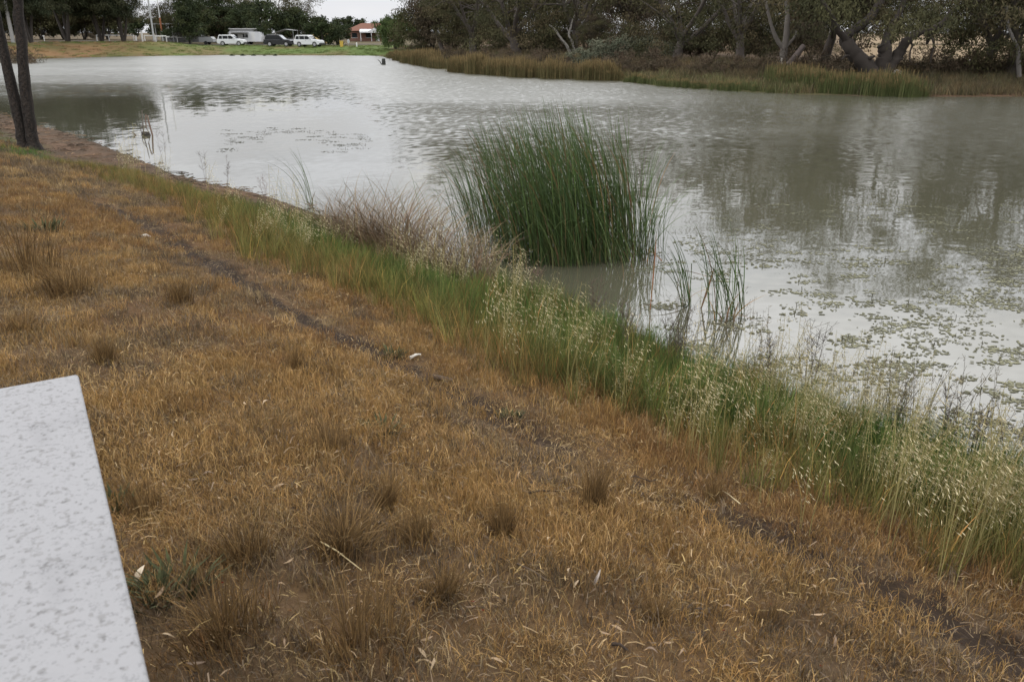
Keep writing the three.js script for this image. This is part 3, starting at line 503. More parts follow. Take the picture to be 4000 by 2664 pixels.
function offroader(x, z, turn, paint, label, rack) {   // nose towards +x
  const o = top(new THREE.Group(), 'parked_car', x, height(x, z), z, turn); tag(o, label, 'car', 'cars parked by the lake');
  const body = [[-2.35, 0.42], [-2.42, 0.75], [-2.38, 1.08], [2.0, 1.02], [2.32, 0.9], [2.38, 0.55], [2.3, 0.4]], arch = (cx) => Array.from({ length: 9 }, (_, k) => { const a = Math.PI * k / 8; return [cx + Math.cos(a) * 0.47, 0.38 + Math.sin(a) * 0.46]; });
  part(o, 'body', outline([...body, [1.98, 0.38], ...arch(1.5), [-0.95, 0.38], ...arch(-1.42).slice(0), [-1.9, 0.38]], 1.86, 0.05), paint);
  part(o, 'bonnet', outline([[0.95, 1.0], [2.05, 1.0], [2.2, 0.98], [1.0, 1.16]], 1.7, 0.03), paint);
  part(o, 'cabin', outline([[-2.3, 1.06], [-2.05, 1.72], [-1.85, 1.8], [0.1, 1.8], [0.3, 1.74], [1.05, 1.1]], 1.62, 0.05), paint);
  for (const s of [-1, 1]) { for (const [a, b, c, d] of [[-2.1, -1.45, -1.95, -1.45], [-1.35, -0.42, -1.35, -0.42], [-0.34, 0.82, -0.34, 0.22]]) part(o, 'window', outline([[a, 1.16], [b, 1.16], [d, 1.68], [c, 1.68]], 0.02, 0).translate(0, 0, s * 0.815), M.glass); }
  part(o, 'windscreen', new THREE.BoxGeometry(0.02, 0.86, 1.42).rotateZ(0.84).translate(0.73, 1.44, 0), M.glass); part(o, 'rear_window', new THREE.BoxGeometry(0.02, 0.5, 1.3).rotateZ(-0.36).translate(-2.215, 1.4, 0), M.glass);
  for (const wx of [-1.42, 1.5]) for (const s of [-1, 1]) { const t = part(o, 'wheel', new THREE.CylinderGeometry(0.39, 0.39, 0.26, 20).rotateX(Math.PI / 2).translate(wx, 0.39, s * 0.8), M.tyre); part(t, 'rim', new THREE.CylinderGeometry(0.25, 0.25, 0.27, 14).rotateX(Math.PI / 2).translate(wx, 0.39, s * 0.805), M.rim); }
  for (const s of [-1, 1]) { part(o, 'headlight', box(0.2, 0.17, 0.36, 2.26, 0.86, s * 0.66), M.lamp); part(o, 'tail_light', box(0.08, 0.34, 0.16, -2.4, 0.98, s * 0.78), M.tail); const m = part(o, 'mirror', box(0.12, 0.16, 0.2, 0.62, 1.2, s * 0.98), paint); part(o, 'door_handle', box(0.18, 0.03, 0.03, -0.1, 0.98, s * 0.94), M.trim); }
  part(o, 'bumper', box(0.16, 0.26, 1.7, 2.4, 0.5, 0), M.trim); part(o, 'rear_bumper', box(0.14, 0.22, 1.7, -2.45, 0.5, 0), M.trim);
  if (rack) { const g = [box(2.0, 0.04, 0.04, -0.8, 1.93, 0.6), box(2.0, 0.04, 0.04, -0.8, 1.93, -0.6)]; for (let k = 0; k < 6; k++) g.push(box(0.04, 0.04, 1.2, -1.75 + k * 0.38, 1.93, 0)); for (const a of [-1.6, 0]) for (const s of [-1, 1]) g.push(box(0.04, 0.14, 0.04, a, 1.86, s * 0.6)); part(o, 'roof_rack', mergeGeometries(g), M.rim); }
}
const place = (px, py) => { const p = hit(px, py); return [p[0], p[2]]; };
{ const [x, z] = place(907, 178.5); offroader(x, z, -0.05, M.white, 'white off-road wagon parked before the caravan'); }
{ const [x, z] = place(1092, 181); offroader(x, z, -0.12, M.dark, 'black off-road wagon with a roof rack under the trees', true); }
{ const [x, z] = place(1208, 182); offroader(x, z, -0.3, M.white, 'second white wagon parked nearest the yellow bin'); }
{ // caravan behind the first car
  const [x, z0] = place(940, 175), z = z0 - 4.2, o = top(new THREE.Group(), 'caravan', x, height(x, z), z, -0.03); tag(o, 'white caravan with a grey pop-top roof behind the white wagon', 'caravan');
  part(o, 'body', outline([[-3.1, 0.55], [-3.2, 1.3], [-3.0, 2.25], [2.9, 2.25], [3.2, 1.5], [3.0, 0.55]], 2.3, 0.06), M.white); part(o, 'pop_top', box(5.2, 0.55, 2.1, -0.3, 2.54, 0), M.canvas); part(o, 'roof', box(5.5, 0.1, 2.25, -0.3, 2.87, 0), M.paint);
  for (const a of [-1.9, 0.1]) { const w = part(o, 'window', box(1.0, 0.55, 0.03, a, 1.6, 1.165), M.glass); part(w, 'frame', box(1.1, 0.06, 0.05, a, 1.29, 1.17), M.trim); }
  const d = part(o, 'door', box(0.65, 1.65, 0.03, 1.6, 1.4, 1.165), M.paint); part(d, 'handle', box(0.12, 0.03, 0.03, 1.36, 1.35, 1.19), M.trim);
  for (const s of [-1, 1]) for (const a of [-0.45, 0.35]) part(o, 'wheel', new THREE.CylinderGeometry(0.34, 0.34, 0.22, 16).rotateX(Math.PI / 2).translate(a, 0.34, s * 1.02), M.tyre);
  part(o, 'drawbar', box(1.3, 0.09, 0.1, 3.6, 0.5, 0), M.trim);
  const aw = part(o, 'awning', box(3.4, 0.04, 2.0, -0.9, 2.2, 2.15).rotateX(0.0), M.canvas); for (const a of [-2.5, 0.7]) part(aw, 'pole', cyl(0.03, 0.03, 2.15, a, 1.1, 3.1, 6), M.steel);
}
{ // box trailer behind the first car
  const [x, z] = place(812, 174), o = top(new THREE.Group(), 'box_trailer', x, height(x, z), z, -0.05); tag(o, 'small grey box trailer half hidden by the rounded tree', 'trailer');
  part(o, 'tub', outline([[-1.4, 0.5], [-1.4, 1.35], [0.9, 1.35], [1.3, 1.0], [1.3, 0.5]], 1.5, 0.03), M.steel); for (const s of [-1, 1]) part(o, 'wheel', new THREE.CylinderGeometry(0.32, 0.32, 0.2, 14).rotateX(Math.PI / 2).translate(-0.1, 0.32, s * 0.8), M.tyre); part(o, 'drawbar', box(1.4, 0.08, 0.08, 1.9, 0.48, 0), M.trim); part(o, 'lid', box(2.3, 0.06, 1.54, -0.25, 1.4, 0), M.trim);
}
{ // camper trailer with a grey canvas roof
  const [x, z0] = place(1095, 177), z = z0 - 4.5, o = top(new THREE.Group(), 'camper_trailer', x, height(x, z), z, -0.1); tag(o, 'camper trailer under a sloping grey canvas behind the black wagon', 'trailer');
  part(o, 'tub', box(2.6, 0.7, 1.8, 0, 0.85, 0), M.trim); part(o, 'canvas_roof', outline([[-1.9, 2.1], [0.2, 2.75], [1.9, 2.55], [1.9, 2.5], [0.2, 2.69], [-1.9, 2.05]], 2.6, 0), M.canvas); for (const a of [-1.8, 1.8]) for (const s of [-1, 1]) part(o, 'pole', cyl(0.03, 0.03, a < 0 ? 2.08 : 2.5, a, a < 0 ? 1.04 : 1.25, s * 1.2, 6), M.steel); for (const s of [-1, 1]) part(o, 'wheel', new THREE.CylinderGeometry(0.35, 0.35, 0.22, 14).rotateX(Math.PI / 2).translate(0, 0.35, s * 0.95), M.tyre);
}
{ // yellow shed in the trees
  const [x, z0] = place(1196, 174), z = z0 - 12, o = top(new THREE.Group(), 'garden_shed', x, height(x, z), z, 0.2); tag(o, 'cream yellow shed glimpsed between the trees', 'shed');
  part(o, 'wall', outline([[-1.6, 0], [-1.6, 2.9], [0, 4.1], [1.6, 2.9], [1.6, 0]], 3, 0), M.cream); for (const s of [-1, 1]) part(o, 'roof', new THREE.BoxGeometry(2.2, 0.08, 3.3).rotateZ(-s * 0.644).translate(s * 0.88, 3.52, 0), M.tileGrey);
}
{ // brick house with a white verandah
  const [x0, z0] = place(1452, 176), z = z0 * 1.3, x = x0 * z / z0, o = top(new THREE.Group(), 'brick_house', x, height(x, z), z, 0.12); o.scale.setScalar(0.85); tag(o, 'brick house with a red tiled roof and white verandah', 'house');
  part(o, 'wall', box(13, 2.7, 8, 0, 1.35, 0), M.brick);
  const hip = (w, d, h, ridge, y) => { const g = new GB(), c = [1, 1, 1], a = g.v(-w, y, d, c), b = g.v(w, y, d, c), e = g.v(w, y, -d, c), f = g.v(-w, y, -d, c), p = g.v(-ridge, y + h, 0, c), q = g.v(ridge, y + h, 0, c); g.q(a, b, q, p); g.q(e, f, p, q); g.t(f, a, p); g.t(b, e, q); g.q(a, f, e, b); return g.geo(); };
  part(o, 'roof', hip(7.1, 4.7, 2.0, 2.6, 2.66), M.tileRed); const gv = part(o, 'verandah_roof', new THREE.BoxGeometry(9.5, 0.1, 2.8).rotateX(0.22).translate(1.9, 2.75, 5.2), M.white); part(gv, 'fascia', box(9.5, 0.35, 0.06, 1.9, 2.36, 6.58), M.white);
  const gable = part(o, 'verandah_gable', outline([[-2.2, 2.6], [0, 3.55], [2.2, 2.6]], 2.4, 0.02).translate(1.6, 0, 5.3), M.white); gable.userData.label = 'white gabled porch roof';
  for (const a of [-2.6, 0.3, 3.2, 6.0]) part(o, 'verandah_post', box(0.14, 2.3, 0.14, a, 1.15, 6.4), M.white);
  for (const a of [-4.4, -0.6, 4.4]) { const w = part(o, 'window', box(1.4, 1.2, 0.06, a, 1.5, 4.02), M.glass); part(w, 'frame', box(1.56, 0.08, 0.1, a, 0.86, 4.04), M.white); }
  const d = part(o, 'door', box(0.95, 2.05, 0.06, 1.9, 1.03, 4.02), M.paint); part(d, 'handle', box(0.06, 0.1, 0.06, 2.25, 1.0, 4.07), M.trim);
}
{ const [x, z] = place(1334, 184), o = top(new THREE.Group(), 'wheelie_bin', x, height(x, z), z, 0.2); tag(o, 'yellow rubbish bin standing at the edge of the lawn', 'bin'); part(o, 'tub', outline([[-0.22, 0.06], [-0.28, 0.9], [0.28, 0.9], [0.22, 0.06]], 0.6, 0.02), M.yellow); part(o, 'lid', box(0.66, 0.08, 0.68, 0, 0.96, 0), M.yellow); for (const s of [-1, 1]) part(o, 'wheel', new THREE.CylinderGeometry(0.1, 0.1, 0.06, 10).rotateZ(Math.PI / 2).translate(s * 0.2, 0.1, -0.28), M.tyre); }
{ const [x, z] = place(1361, 178), o = top(new THREE.Group(), 'round_sign', x, height(x, z), z); tag(o, 'white oval sign on a post near the brick house', 'sign'); part(o, 'post', cyl(0.03, 0.03, 1.0, 0, 0.5, -0.04, 6), M.steel); const f = part(o, 'sign_face', new THREE.CylinderGeometry(0.3, 0.3, 0.03, 20).rotateX(Math.PI / 2).scale(0.8, 1.15, 1).translate(0, 0.75, 0), M.white); for (const [a, b] of [[-0.05, 0.84], [0.05, 0.74], [-0.03, 0.64]]) part(f, 'marking', box(0.14, 0.03, 0.012, a, b, 0.018), M.trim); }
{ const [x, z] = place(1393, 182), o = top(new THREE.Group(), 'bollard', x, height(x, z), z); tag(o, 'short white post on the lawn before the brick house', 'bollard'); part(o, 'post', cyl(0.1, 0.12, 0.55, 0, 0.27, 0, 10), M.paint); part(o, 'cap', cyl(0.04, 0.13, 0.1, 0, 0.6, 0, 10), M.paint); }
// sports ground: goal posts, rail fence, shelter, power pole
{ const [x, z] = place(601, 163), o = top(new THREE.Group(), 'goal_post', x, height(x, z), z); tag(o, 'tall grey goal post beside the white rail', 'goal post', 'goal posts'); part(o, 'pole', cyl(0.1, 0.16, 13, 0, 6.5, 0, 10), M.steel); part(o, 'footing', cyl(0.24, 0.26, 0.3, 0, 0.15, 0, 10), M.concrete); }
{ const [x, z0] = place(563, 161), z = z0 - 8, o = top(new THREE.Group(), 'goal_post', x, height(x, z), z); tag(o, 'tall pale goal post with an orange lower pad', 'goal post', 'goal posts'); part(o, 'pole', cyl(0.07, 0.12, 13, 0, 6.5, 0, 10), M.paint); part(o, 'pad', cyl(0.16, 0.16, 2.2, 0, 3.0, 0, 10), M.orange); }
function railFence(pxs, y0, label) {
  const pts = pxs.map(([px, py]) => place(px, py)), o = top(new THREE.Group(), 'rail_fence', pts[0][0], height(...pts[0]), pts[0][1]); tag(o, label, 'fence', 'white rail fence');
  pts.forEach(([x, z], i) => { const y = height(x, z) - o.position.y; part(o, 'post', box(0.12, 1.02, 0.12, x - pts[0][0], y + 0.5, z - pts[0][1]), M.paint); if (i) { const [a, b] = pts[i - 1], l = Math.hypot(x - a, z - b), g = box(l, 0.16, 0.07).rotateY(-Math.atan2(z - b, x - a)).translate((x + a) / 2 - pts[0][0], (y + height(a, b) - o.position.y) / 2 + 0.98, (z + b) / 2 - pts[0][1]); part(o, 'rail', g, M.paint); } });
}
railFence([[378, 160], [425, 160.4], [475, 161], [522, 161.5]], 0, 'white rail fence running behind the she-oak trunks'); railFence([[565, 162], [608, 163], [650, 164.5], [692, 166]], 0, 'white rail fence ending at the huge rounded tree');
for (const [px, h, label] of [[531, 0.9, 'short white gatepost at the gap in the rail'], [556, 1.6, 'taller white gatepost at the gap in the rail']]) { const [x, z] = place(px, 162), o = top(new THREE.Group(), 'gate_post', x, height(x, z), z); tag(o, label, 'post'); part(o, 'post', box(0.2, h, 0.2, 0, h / 2, 0), M.paint); part(o, 'cap', box(0.28, 0.06, 0.28, 0, h + 0.03, 0), M.paint); }
{ const [x, z0] = place(565, 161), z = z0 - 14, o = top(new THREE.Group(), 'sports_shelter', x, height(x, z), z); tag(o, 'open shelter with a flat pale roof beyond the goal posts', 'shelter'); part(o, 'roof', box(7.2, 0.22, 3, 0, 3.3, 0), M.steel); for (const a of [-3.2, 0, 3.2, 5.4]) part(o, 'post', box(0.12, 3.2, 0.12, a, 1.6, 1.2), M.steel); part(o, 'rail', box(2.2, 0.1, 0.1, 4.3, 3.22, 1.2), M.steel); part(o, 'bench', box(5, 0.12, 0.5, 0.4, 0.9, 0), M.paint); part(o, 'back_wall', box(8.4, 2.4, 0.1, 0.8, 1.2, -1.4), M.canvas); }
{ const [x, z] = place(50, 168), o = top(new THREE.Group(), 'power_pole', x, height(x, z), z); tag(o, 'grey concrete power pole beyond the near twin trunks', 'pole'); part(o, 'shaft', cyl(0.2, 0.28, 12, 0, 6, 0, 12), M.concrete); part(o, 'band', cyl(0.262, 0.262, 0.14, 0, 5.9, 0, 12), M.dark); const c = part(o, 'cross_arm', box(2.2, 0.14, 0.14, 0, 11.3, 0), M.concrete); for (const a of [-0.95, -0.35, 0.35, 0.95]) part(c, 'insulator', cyl(0.05, 0.07, 0.2, a, 11.47, 0, 8), M.paint); }
{ const [x, z] = place(172, 162), o = top(new THREE.Group(), 'roadside_marker', x, height(x, z), z); tag(o, 'small pale marker post on the orange bank top', 'post'); part(o, 'post', box(0.1, 0.9, 0.1, 0, 0.45, 0), M.paint); part(o, 'plate', box(0.34, 0.14, 0.05, 0, 0.9, 0.06), M.paint); }
{ const [x, z] = spot(1498, 252, 0), o = top(new THREE.Group(), 'old_stump', x, 0, z); tag(o, 'dark broken stump standing in water beside the reed bed', 'stump'); const g = new GB(); g.tube([[0, -0.5, 0], [0.02, 0.3, 0], [0.01, 0.62, 0]], (t) => 0.24 - 0.06 * t, 9, [0.03, 0.032, 0.028]); part(o, 'stem', g.geo(true), bark2); const h = new GB(); h.tube([[-0.1, -0.2, 0.1], [-0.4, 0.35, 0.1], [-0.6, 0.5, 0.1]], (t) => 0.06 - 0.03 * t, 6, [0.035, 0.035, 0.03]); part(o, 'snag', h.geo(true), bark2); }
// ---------------------------------------------------------------- grass and plants of the near bank
const inView = (x, z, m = 2.6) => z < -0.3 && Math.abs(x) < 0.76 * -z + m;
function tuftGeo(seed, o) {   // a small patch of grass blades
  const r = rng(seed), g = new GB();
  for (let k = 0; k < o.n; k++) {
    const a = r() * 6.283, q = o.rad * Math.sqrt(r()), x = Math.cos(a) * q, z = Math.sin(a) * q, h = o.h * (0.45 + 0.75 * r()), w = o.w * (0.7 + 0.6 * r());
    const la = r() * 6.283, lean = o.lean * (0.3 + r()) * h, lx = Math.cos(la) * lean + (o.wind ?? 0) * h, lz = Math.sin(la) * lean, sa = r() * 6.283, side = [Math.cos(sa), 0, Math.sin(sa)];
    const flat = o.lean > 1, v = 0.65 + 0.7 * r(), c = r() < (o.odd ?? 0) ? o.oddCol.map((e) => e * v) : [v * (0.95 + 0.1 * r()), v, v * (0.85 + 0.3 * r())];
    g.ribbon([[x, -0.02, z], [x + lx * (flat ? 0.5 : 0.42), h * (flat ? 0.36 : 0.52), z + lz * (flat ? 0.5 : 0.42)], [x + lx, h * (flat ? 0.62 : 1 - 0.25 * o.lean), z + lz]], (t) => w * (1 - t) + (t < 1 ? 0.0004 : 0), side, c);
  }
  return g.geo();
}
function scatter(name, geos, density, colour, o = {}) {
  const r = rng(o.seed ?? 1), list = geos.map(() => []), cell = o.cell ?? 0.2, box0 = o.area ?? [-26, 9.5, -38, -0.3], up = new THREE.Vector3(0, 1, 0);
  for (let z = box0[2]; z < box0[3]; z += cell) for (let x = box0[0]; x < box0[1]; x += cell) {
    if (!inView(x, z)) continue;
    const D = Math.hypot(x, z), L = land(x + cell / 2, z + cell / 2); if (o.water ? false : L.wet || !L.near) continue;
    let n = density(x, z, L, D) * cell * cell; n = Math.floor(n) + (r() < n - Math.floor(n) ? 1 : 0);
    for (let k = 0; k < n; k++) {
      const px = x + r() * cell, pz = z + r() * cell, y = Math.max(height(px, pz), -0.05), s = (o.size ? o.size(L, D, r, px, pz) : 0.75 + 0.5 * r()), c = colour(px, pz, L, r);
      const m = new THREE.Matrix4().compose(new THREE.Vector3(px, y, pz), new THREE.Quaternion().setFromAxisAngle(up, o.free === false ? gauss(r) * 0.5 : r() * 6.283), new THREE.Vector3(s, s * (0.8 + 0.4 * r()), s));
      list[Math.floor(r() * geos.length)].push([m, c]);
    }
  }
  const one = [];
  geos.forEach((g, k) => { if (list[k].length) one.push([g, list[k]]); });
  one.forEach(([g, l]) => {
    const m = shadows(new THREE.InstancedMesh(g, o.mat ?? grassMat, l.length)); l.forEach(([M4, c], i) => { m.setMatrixAt(i, M4); m.setColorAt(i, lin(...c)); });
    m.name = numbered(name); tag(m, o.label, o.category, null, 'stuff'); scene.add(m);
  });
  console.log(name, list.reduce((a, l) => a + l.length, 0));
}
const grassMat = new THREE.MeshPhysicalMaterial({ vertexColors: true, roughness: 0.9, specularIntensity: 0.25 });
const pick = (r, a) => a[Math.floor(r() * a.length)], tint = (c, v) => [c[0] * v, c[1] * v, c[2] * v];
const dryCols = [[0.315, 0.19, 0.068], [0.255, 0.152, 0.056], [0.37, 0.24, 0.098], [0.205, 0.124, 0.049]], strawCols = [[0.30, 0.215, 0.105], [0.23, 0.165, 0.085], [0.17, 0.125, 0.075]], greyCols = [[0.13, 0.095, 0.058], [0.10, 0.075, 0.048]], rustCols = [[0.215, 0.118, 0.046], [0.18, 0.10, 0.04], [0.24, 0.142, 0.058]], greenCols = [[0.085, 0.135, 0.032], [0.065, 0.115, 0.030], [0.11, 0.15, 0.042], [0.075, 0.10, 0.030]];
const worn = (L, x = 0) => lerp(1, 0.03 + 0.97 * sstep(0.1, 0.3, L.pd), Math.min(1, 0.1 + 1.1 * trodden(x)));
// short dry turf
const patchy = (x, z) => sstep(0.40, 0.58, 0.6 * fbm(x * 1.25, z * 1.25, 201, 3) + 0.4 * fbm(x * 3.7, z * 3.7, 207, 2));
scatter('dry_grass', [1, 2, 3, 4].map((k) => tuftGeo(400 + k, { n: 100, rad: 0.12, h: k < 3 ? 0.056 : 0.036, w: 0.0024, lean: k < 3 ? 0.7 : 1.7, odd: 0.08, oddCol: [1.5, 1.6, 1.9] })),
  (x, z, L, D) => { const p = patchy(x, z), far = sstep(9, 22, D); return (75 + 135 * p) * worn(L, x) * sstep(2.3, 3.2, L.dn) * lerp(1, 0.5, far) * lerp(1, 0.5, sstep(9, 13, D)) * sstep(beach(L.sx) - 0.1, beach(L.sx) + 1.2, L.dn); },
  (x, z, L, r) => { const p = patchy(x, z), t = fbm(x * 0.6, z * 0.6, 211, 3); return tint(r() < (p * 0.6 + 0.34) * lerp(1, 0.45, sstep(-0.5, -3, L.sx)) ? pick(r, t > 0.52 && r() < 0.6 ? rustCols : dryCols) : pick(r, r() < 0.4 ? strawCols : greyCols), 0.75 + 0.4 * r()); },
  { seed: 3, label: 'short dry golden-brown grass covering the near bank', category: 'grass', size: (L, D, r) => (0.75 + 0.6 * r()) * lerp(1, 1.6, sstep(9, 22, D)) });
// straw and leaf scraps lying flat
{
  const straws = (seed) => { const r = rng(seed), g = new GB(); for (let k = 0; k < 34; k++) { const a = r() * 6.283, q = 0.2 * Math.sqrt(r()), x = Math.cos(a) * q, z = Math.sin(a) * q, l = 0.015 + 0.055 * r() * r(), b = r() * 6.283, dx = Math.cos(b) * l, dz = Math.sin(b) * l, y = 0.006 + 0.02 * r(), dy = gauss(r) * 0.01, w = 0.0018 + 0.002 * r(), v = 0.6 + 0.8 * r(); g.ribbon([[x, y, z], [x + dx * 0.5 + gauss(r) * 0.003, y + dy + 0.004, z + dz * 0.5], [x + dx, y + dy, z + dz]], (t) => w * (1 - 0.5 * t), [-dz / l, 0.3 * gauss(r), dx / l], [v, v, v * (0.85 + 0.3 * r())]); } return g.geo(); };
  scatter('straw_litter', [1, 2, 3, 4].map((k) => straws(500 + k)), (x, z, L, D) => (D > 14 ? 4 : 19) * sstep(1.3, 2.2, L.dn) * (0.6 + 0.4 * worn(L, x)), (x, z, L, r) => tint(pick(r, r() < 0.75 ? strawCols : greyCols), 0.8 + 0.6 * r()), { seed: 4, label: 'loose straw and grass scraps lying on the near bank', category: 'straw', size: (L, D, r) => 0.9 + 0.5 * r() });
  const crumbs = (seed) => { const r = rng(seed), g = new GB(); for (let k = 0; k < 30; k++) { const a = r() * 6.283, q = 0.16 * Math.sqrt(r()), x = Math.cos(a) * q, z = Math.sin(a) * q, s = 0.004 + 0.009 * r(), b = r() * 6.3, v = 0.6 + 0.7 * r(), y = 0.004 + 0.01 * r(); g.ribbon([[x, y, z], [x + Math.cos(b) * s * 2, y + gauss(r) * 0.006, z + Math.sin(b) * s * 2]], (t) => s * 0.55 * (1 - 0.6 * t), [-Math.sin(b), 0.3, Math.cos(b)], [v, v, v]); } return g.geo(); };
  scatter('leaf_crumbs', [1, 2, 3].map((k) => crumbs(520 + k)), (x, z, L, D) => (D > 12 ? 4 : 16) * sstep(1.2, 2.2, L.dn + beach(L.sx)) * (1.6 - patchy(x, z)), (x, z, L, r) => pick(r, [[0.06, 0.042, 0.029], [0.09, 0.064, 0.042], [0.12, 0.085, 0.055], [0.045, 0.032, 0.024]]), { seed: 5, label: 'dark crumbled leaf litter on the near bank', category: 'leaf litter' });
}
// taller dry fringe between the track and the green
const fringe = (L, x, z) => { const n = fbm(x * 0.8, z * 0.8, 221, 3); return sstep(3.75, 2.9, L.dn + (n - 0.5) * 1.0) * sstep(2.0, 2.8, L.dn + (n - 0.5) * 1.0) * sstep(-8, -5.5, L.sx); };
scatter('rust_grass', [1, 2, 3].map((k) => tuftGeo(600 + k, { n: 34, rad: 0.10, h: 0.17, w: 0.0036, lean: 0.5, wind: 0.03, odd: 0.1, oddCol: [1.3, 1.5, 1.7] })), (x, z, L) => 62 * fringe(L, x, z) * worn(L, x), (x, z, L, r) => tint(pick(r, r() < 0.55 ? rustCols : dryCols), 0.75 + 0.45 * r()), { seed: 6, label: 'tall rust-coloured dry grass beside the track', category: 'grass', size: (L, D, r) => 0.5 + 0.7 * r() * sstep(3.7, 2.4, L.dn) * lerp(0.3, 1, sstep(-5, -2, L.sx)) + 0.1 });
// green band along the water; the dead reed heap leaves a gap
const DEAD = spot(1565, 1040, 0.2);
const heap = (x, z) => sstep(1.1, 0.75, Math.hypot((x - DEAD[0]) * 0.5 + (z - DEAD[1]) * 0.36, ((z - DEAD[1]) * 0.8 - (x - DEAD[0]) * 0.55) * 1.2));
const verge = (L, x, z) => { const n = fbm(x * 0.7 + 9, z * 0.7, 231, 3); const lim = curve([[-7, 4.0], [-4, 4.0], [-1, 3.7], [1, 3.5], [3, 3.3], [5, 3.4]], L.sx), mudEdge = beach(L.sx); return sstep(lim, lim - 0.9, L.dn + (n - 0.5) * 1.3) * sstep(mudEdge - 0.15, mudEdge + 0.15, L.dn) * sstep(-10.5, -6.0, L.sx); };
scatter('green_grass', [1, 2, 3, 4].map((k) => tuftGeo(640 + k, { n: 36, rad: 0.09, h: 0.40, w: 0.0056, lean: 0.42, wind: 0.02, odd: 0.08, oddCol: [2.4, 1.6, 1.6] })), (x, z, L) => 84 * verge(L, x, z) * (L.dn > 0.02 ? 1 : 0.3) * (1 - 0.85 * heap(x, z)), (x, z, L, r) => tint(mix3(pick(r, greenCols), pick(r, rustCols), r() < 0.14 ? 0.7 : 0.4 * sstep(1.9, 3.1, L.dn)), 0.7 + 0.6 * r()), { seed: 7, label: 'lush green grass in a band along the water edge', category: 'grass', size: (L, D, r, px, pz) => (0.5 + 0.55 * r()) * lerp(0.5, 1.05, sstep(-5, 1, L.sx)) * lerp(0.7, 1, sstep(0, 0.8, L.dn)) * (0.5 + fbm(px * 1.6, pz * 1.6, 271, 3)) });
// thin green on the muddy shore further along
scatter('shore_grass', [1, 2].map((k) => tuftGeo(660 + k, { n: 40, rad: 0.22, h: 0.13, w: 0.009, lean: 0.6 })), (x, z, L) => 14 * sstep(-6.5, -8.5, L.sx) * sstep(2.2, 2.8, L.dn) * sstep(5.2, 3.6, L.dn) * sstep(0.42, 0.6, fbm(x * 0.45, z * 0.45, 241, 3)), (x, z, L, r) => tint(pick(r, greenCols), 0.7 + 0.5 * r()), { seed: 8, cell: 0.5, label: 'thin green grass above the muddy shore', category: 'grass' });
// wild oats: thin stalks hung with pale spikelets
function oatGeo(seed) {
  const r = rng(seed), g = new GB();
  for (let s = 0; s < 3; s++) {
    const x = gauss(r) * 0.05, z = gauss(r) * 0.05, h = 0.62 + 0.3 * r(), a = r() * 6.283, lean = 0.05 + 0.12 * r(), pts = []; for (let k = 0; k <= 6; k++) { const t = k / 6; pts.push([x + Math.cos(a) * lean * t * t + 0.05 * t * t, h * t - 0.02, z + Math.sin(a) * lean * t * t]); }
    g.tube(pts, (t) => 0.0024 - 0.0012 * t, 3, [0.27, 0.235, 0.095], false); const n = 13 + Math.floor(9 * r());
    for (let k = 0; k < n; k++) {
      const t = 0.52 + 0.48 * k / n, i = Math.min(5, Math.floor(t * 6)), f = t * 6 - i, p = [0, 1, 2].map((e) => lerp(pts[i][e], pts[i + 1][e], f)), b = r() * 6.283, o = (0.02 + 0.055 * (1 - t) / 0.48) * (0.6 + 0.6 * r()) + 0.008;
      const tip = [p[0] + Math.cos(b) * o + 0.012, p[1] + 0.01 * r() - 0.008, p[2] + Math.sin(b) * o]; g.ribbon([p, tip], () => 0.0012, [0, 1, 0], [0.34, 0.28, 0.14]);
      const l = 0.022 + 0.012 * r(), dir = [Math.cos(b) * 0.35 + 0.55 + gauss(r) * 0.35, -0.35 - 0.55 * r(), Math.sin(b) * 0.4 + gauss(r) * 0.3], m = Math.hypot(...dir), d = dir.map((e) => e / m * l), w = 0.0046, v = 0.75 + 0.4 * r(), c = [0.64 * v, 0.57 * v, 0.37 * v];
      for (const sd of [[0, 0.7, 0.7], [0.5, 0.5, -0.7]]) { const A = g.v(...tip, c), B = g.v(tip[0] + d[0] * 0.4 + sd[0] * w / 2, tip[1] + d[1] * 0.4 + sd[1] * w / 2, tip[2] + d[2] * 0.4 + sd[2] * w / 2, c), C = g.v(tip[0] + d[0], tip[1] + d[1], tip[2] + d[2], c), E = g.v(tip[0] + d[0] * 0.4 - sd[0] * w / 2, tip[1] + d[1] * 0.4 - sd[1] * w / 2, tip[2] + d[2] * 0.4 - sd[2] * w / 2, c); g.q(A, B, C, E); }
    }
  }
  return g.geo();
}
const oatZone = (L, x, z) => { const n = fbm(x * 1.1, z * 1.1, 251, 3), k = curve([[-4.6, 0], [-4.0, 0.7], [-3.7, 0.6], [-3.4, 0.1], [-2.2, 0.1], [-1.2, 0.25], [0.4, 0.34], [1.6, 0.34], [2.4, 0.28], [3.1, 0.85], [4, 1.9], [6, 1.9]], L.sx); return k * sstep(3.5, 2.7, L.dn) * sstep(0.1, 0.35, L.dn - beach(L.sx) - 0.2) * sstep(0.44, 0.56, n) * (1 - heap(x, z)); };
scatter('wild_oats', [1, 2, 3, 4, 5].map((k) => oatGeo(700 + k)), (x, z, L) => 38 * oatZone(L, x, z), (x, z, L, r) => tint([1, 1, 1], 0.75 + 0.4 * r()), { seed: 9, cell: 0.12, free: false, label: 'wild oats with pale hanging seed heads along the bank', category: 'wild oats', size: (L, D, r) => 0.5 + 0.6 * r() });
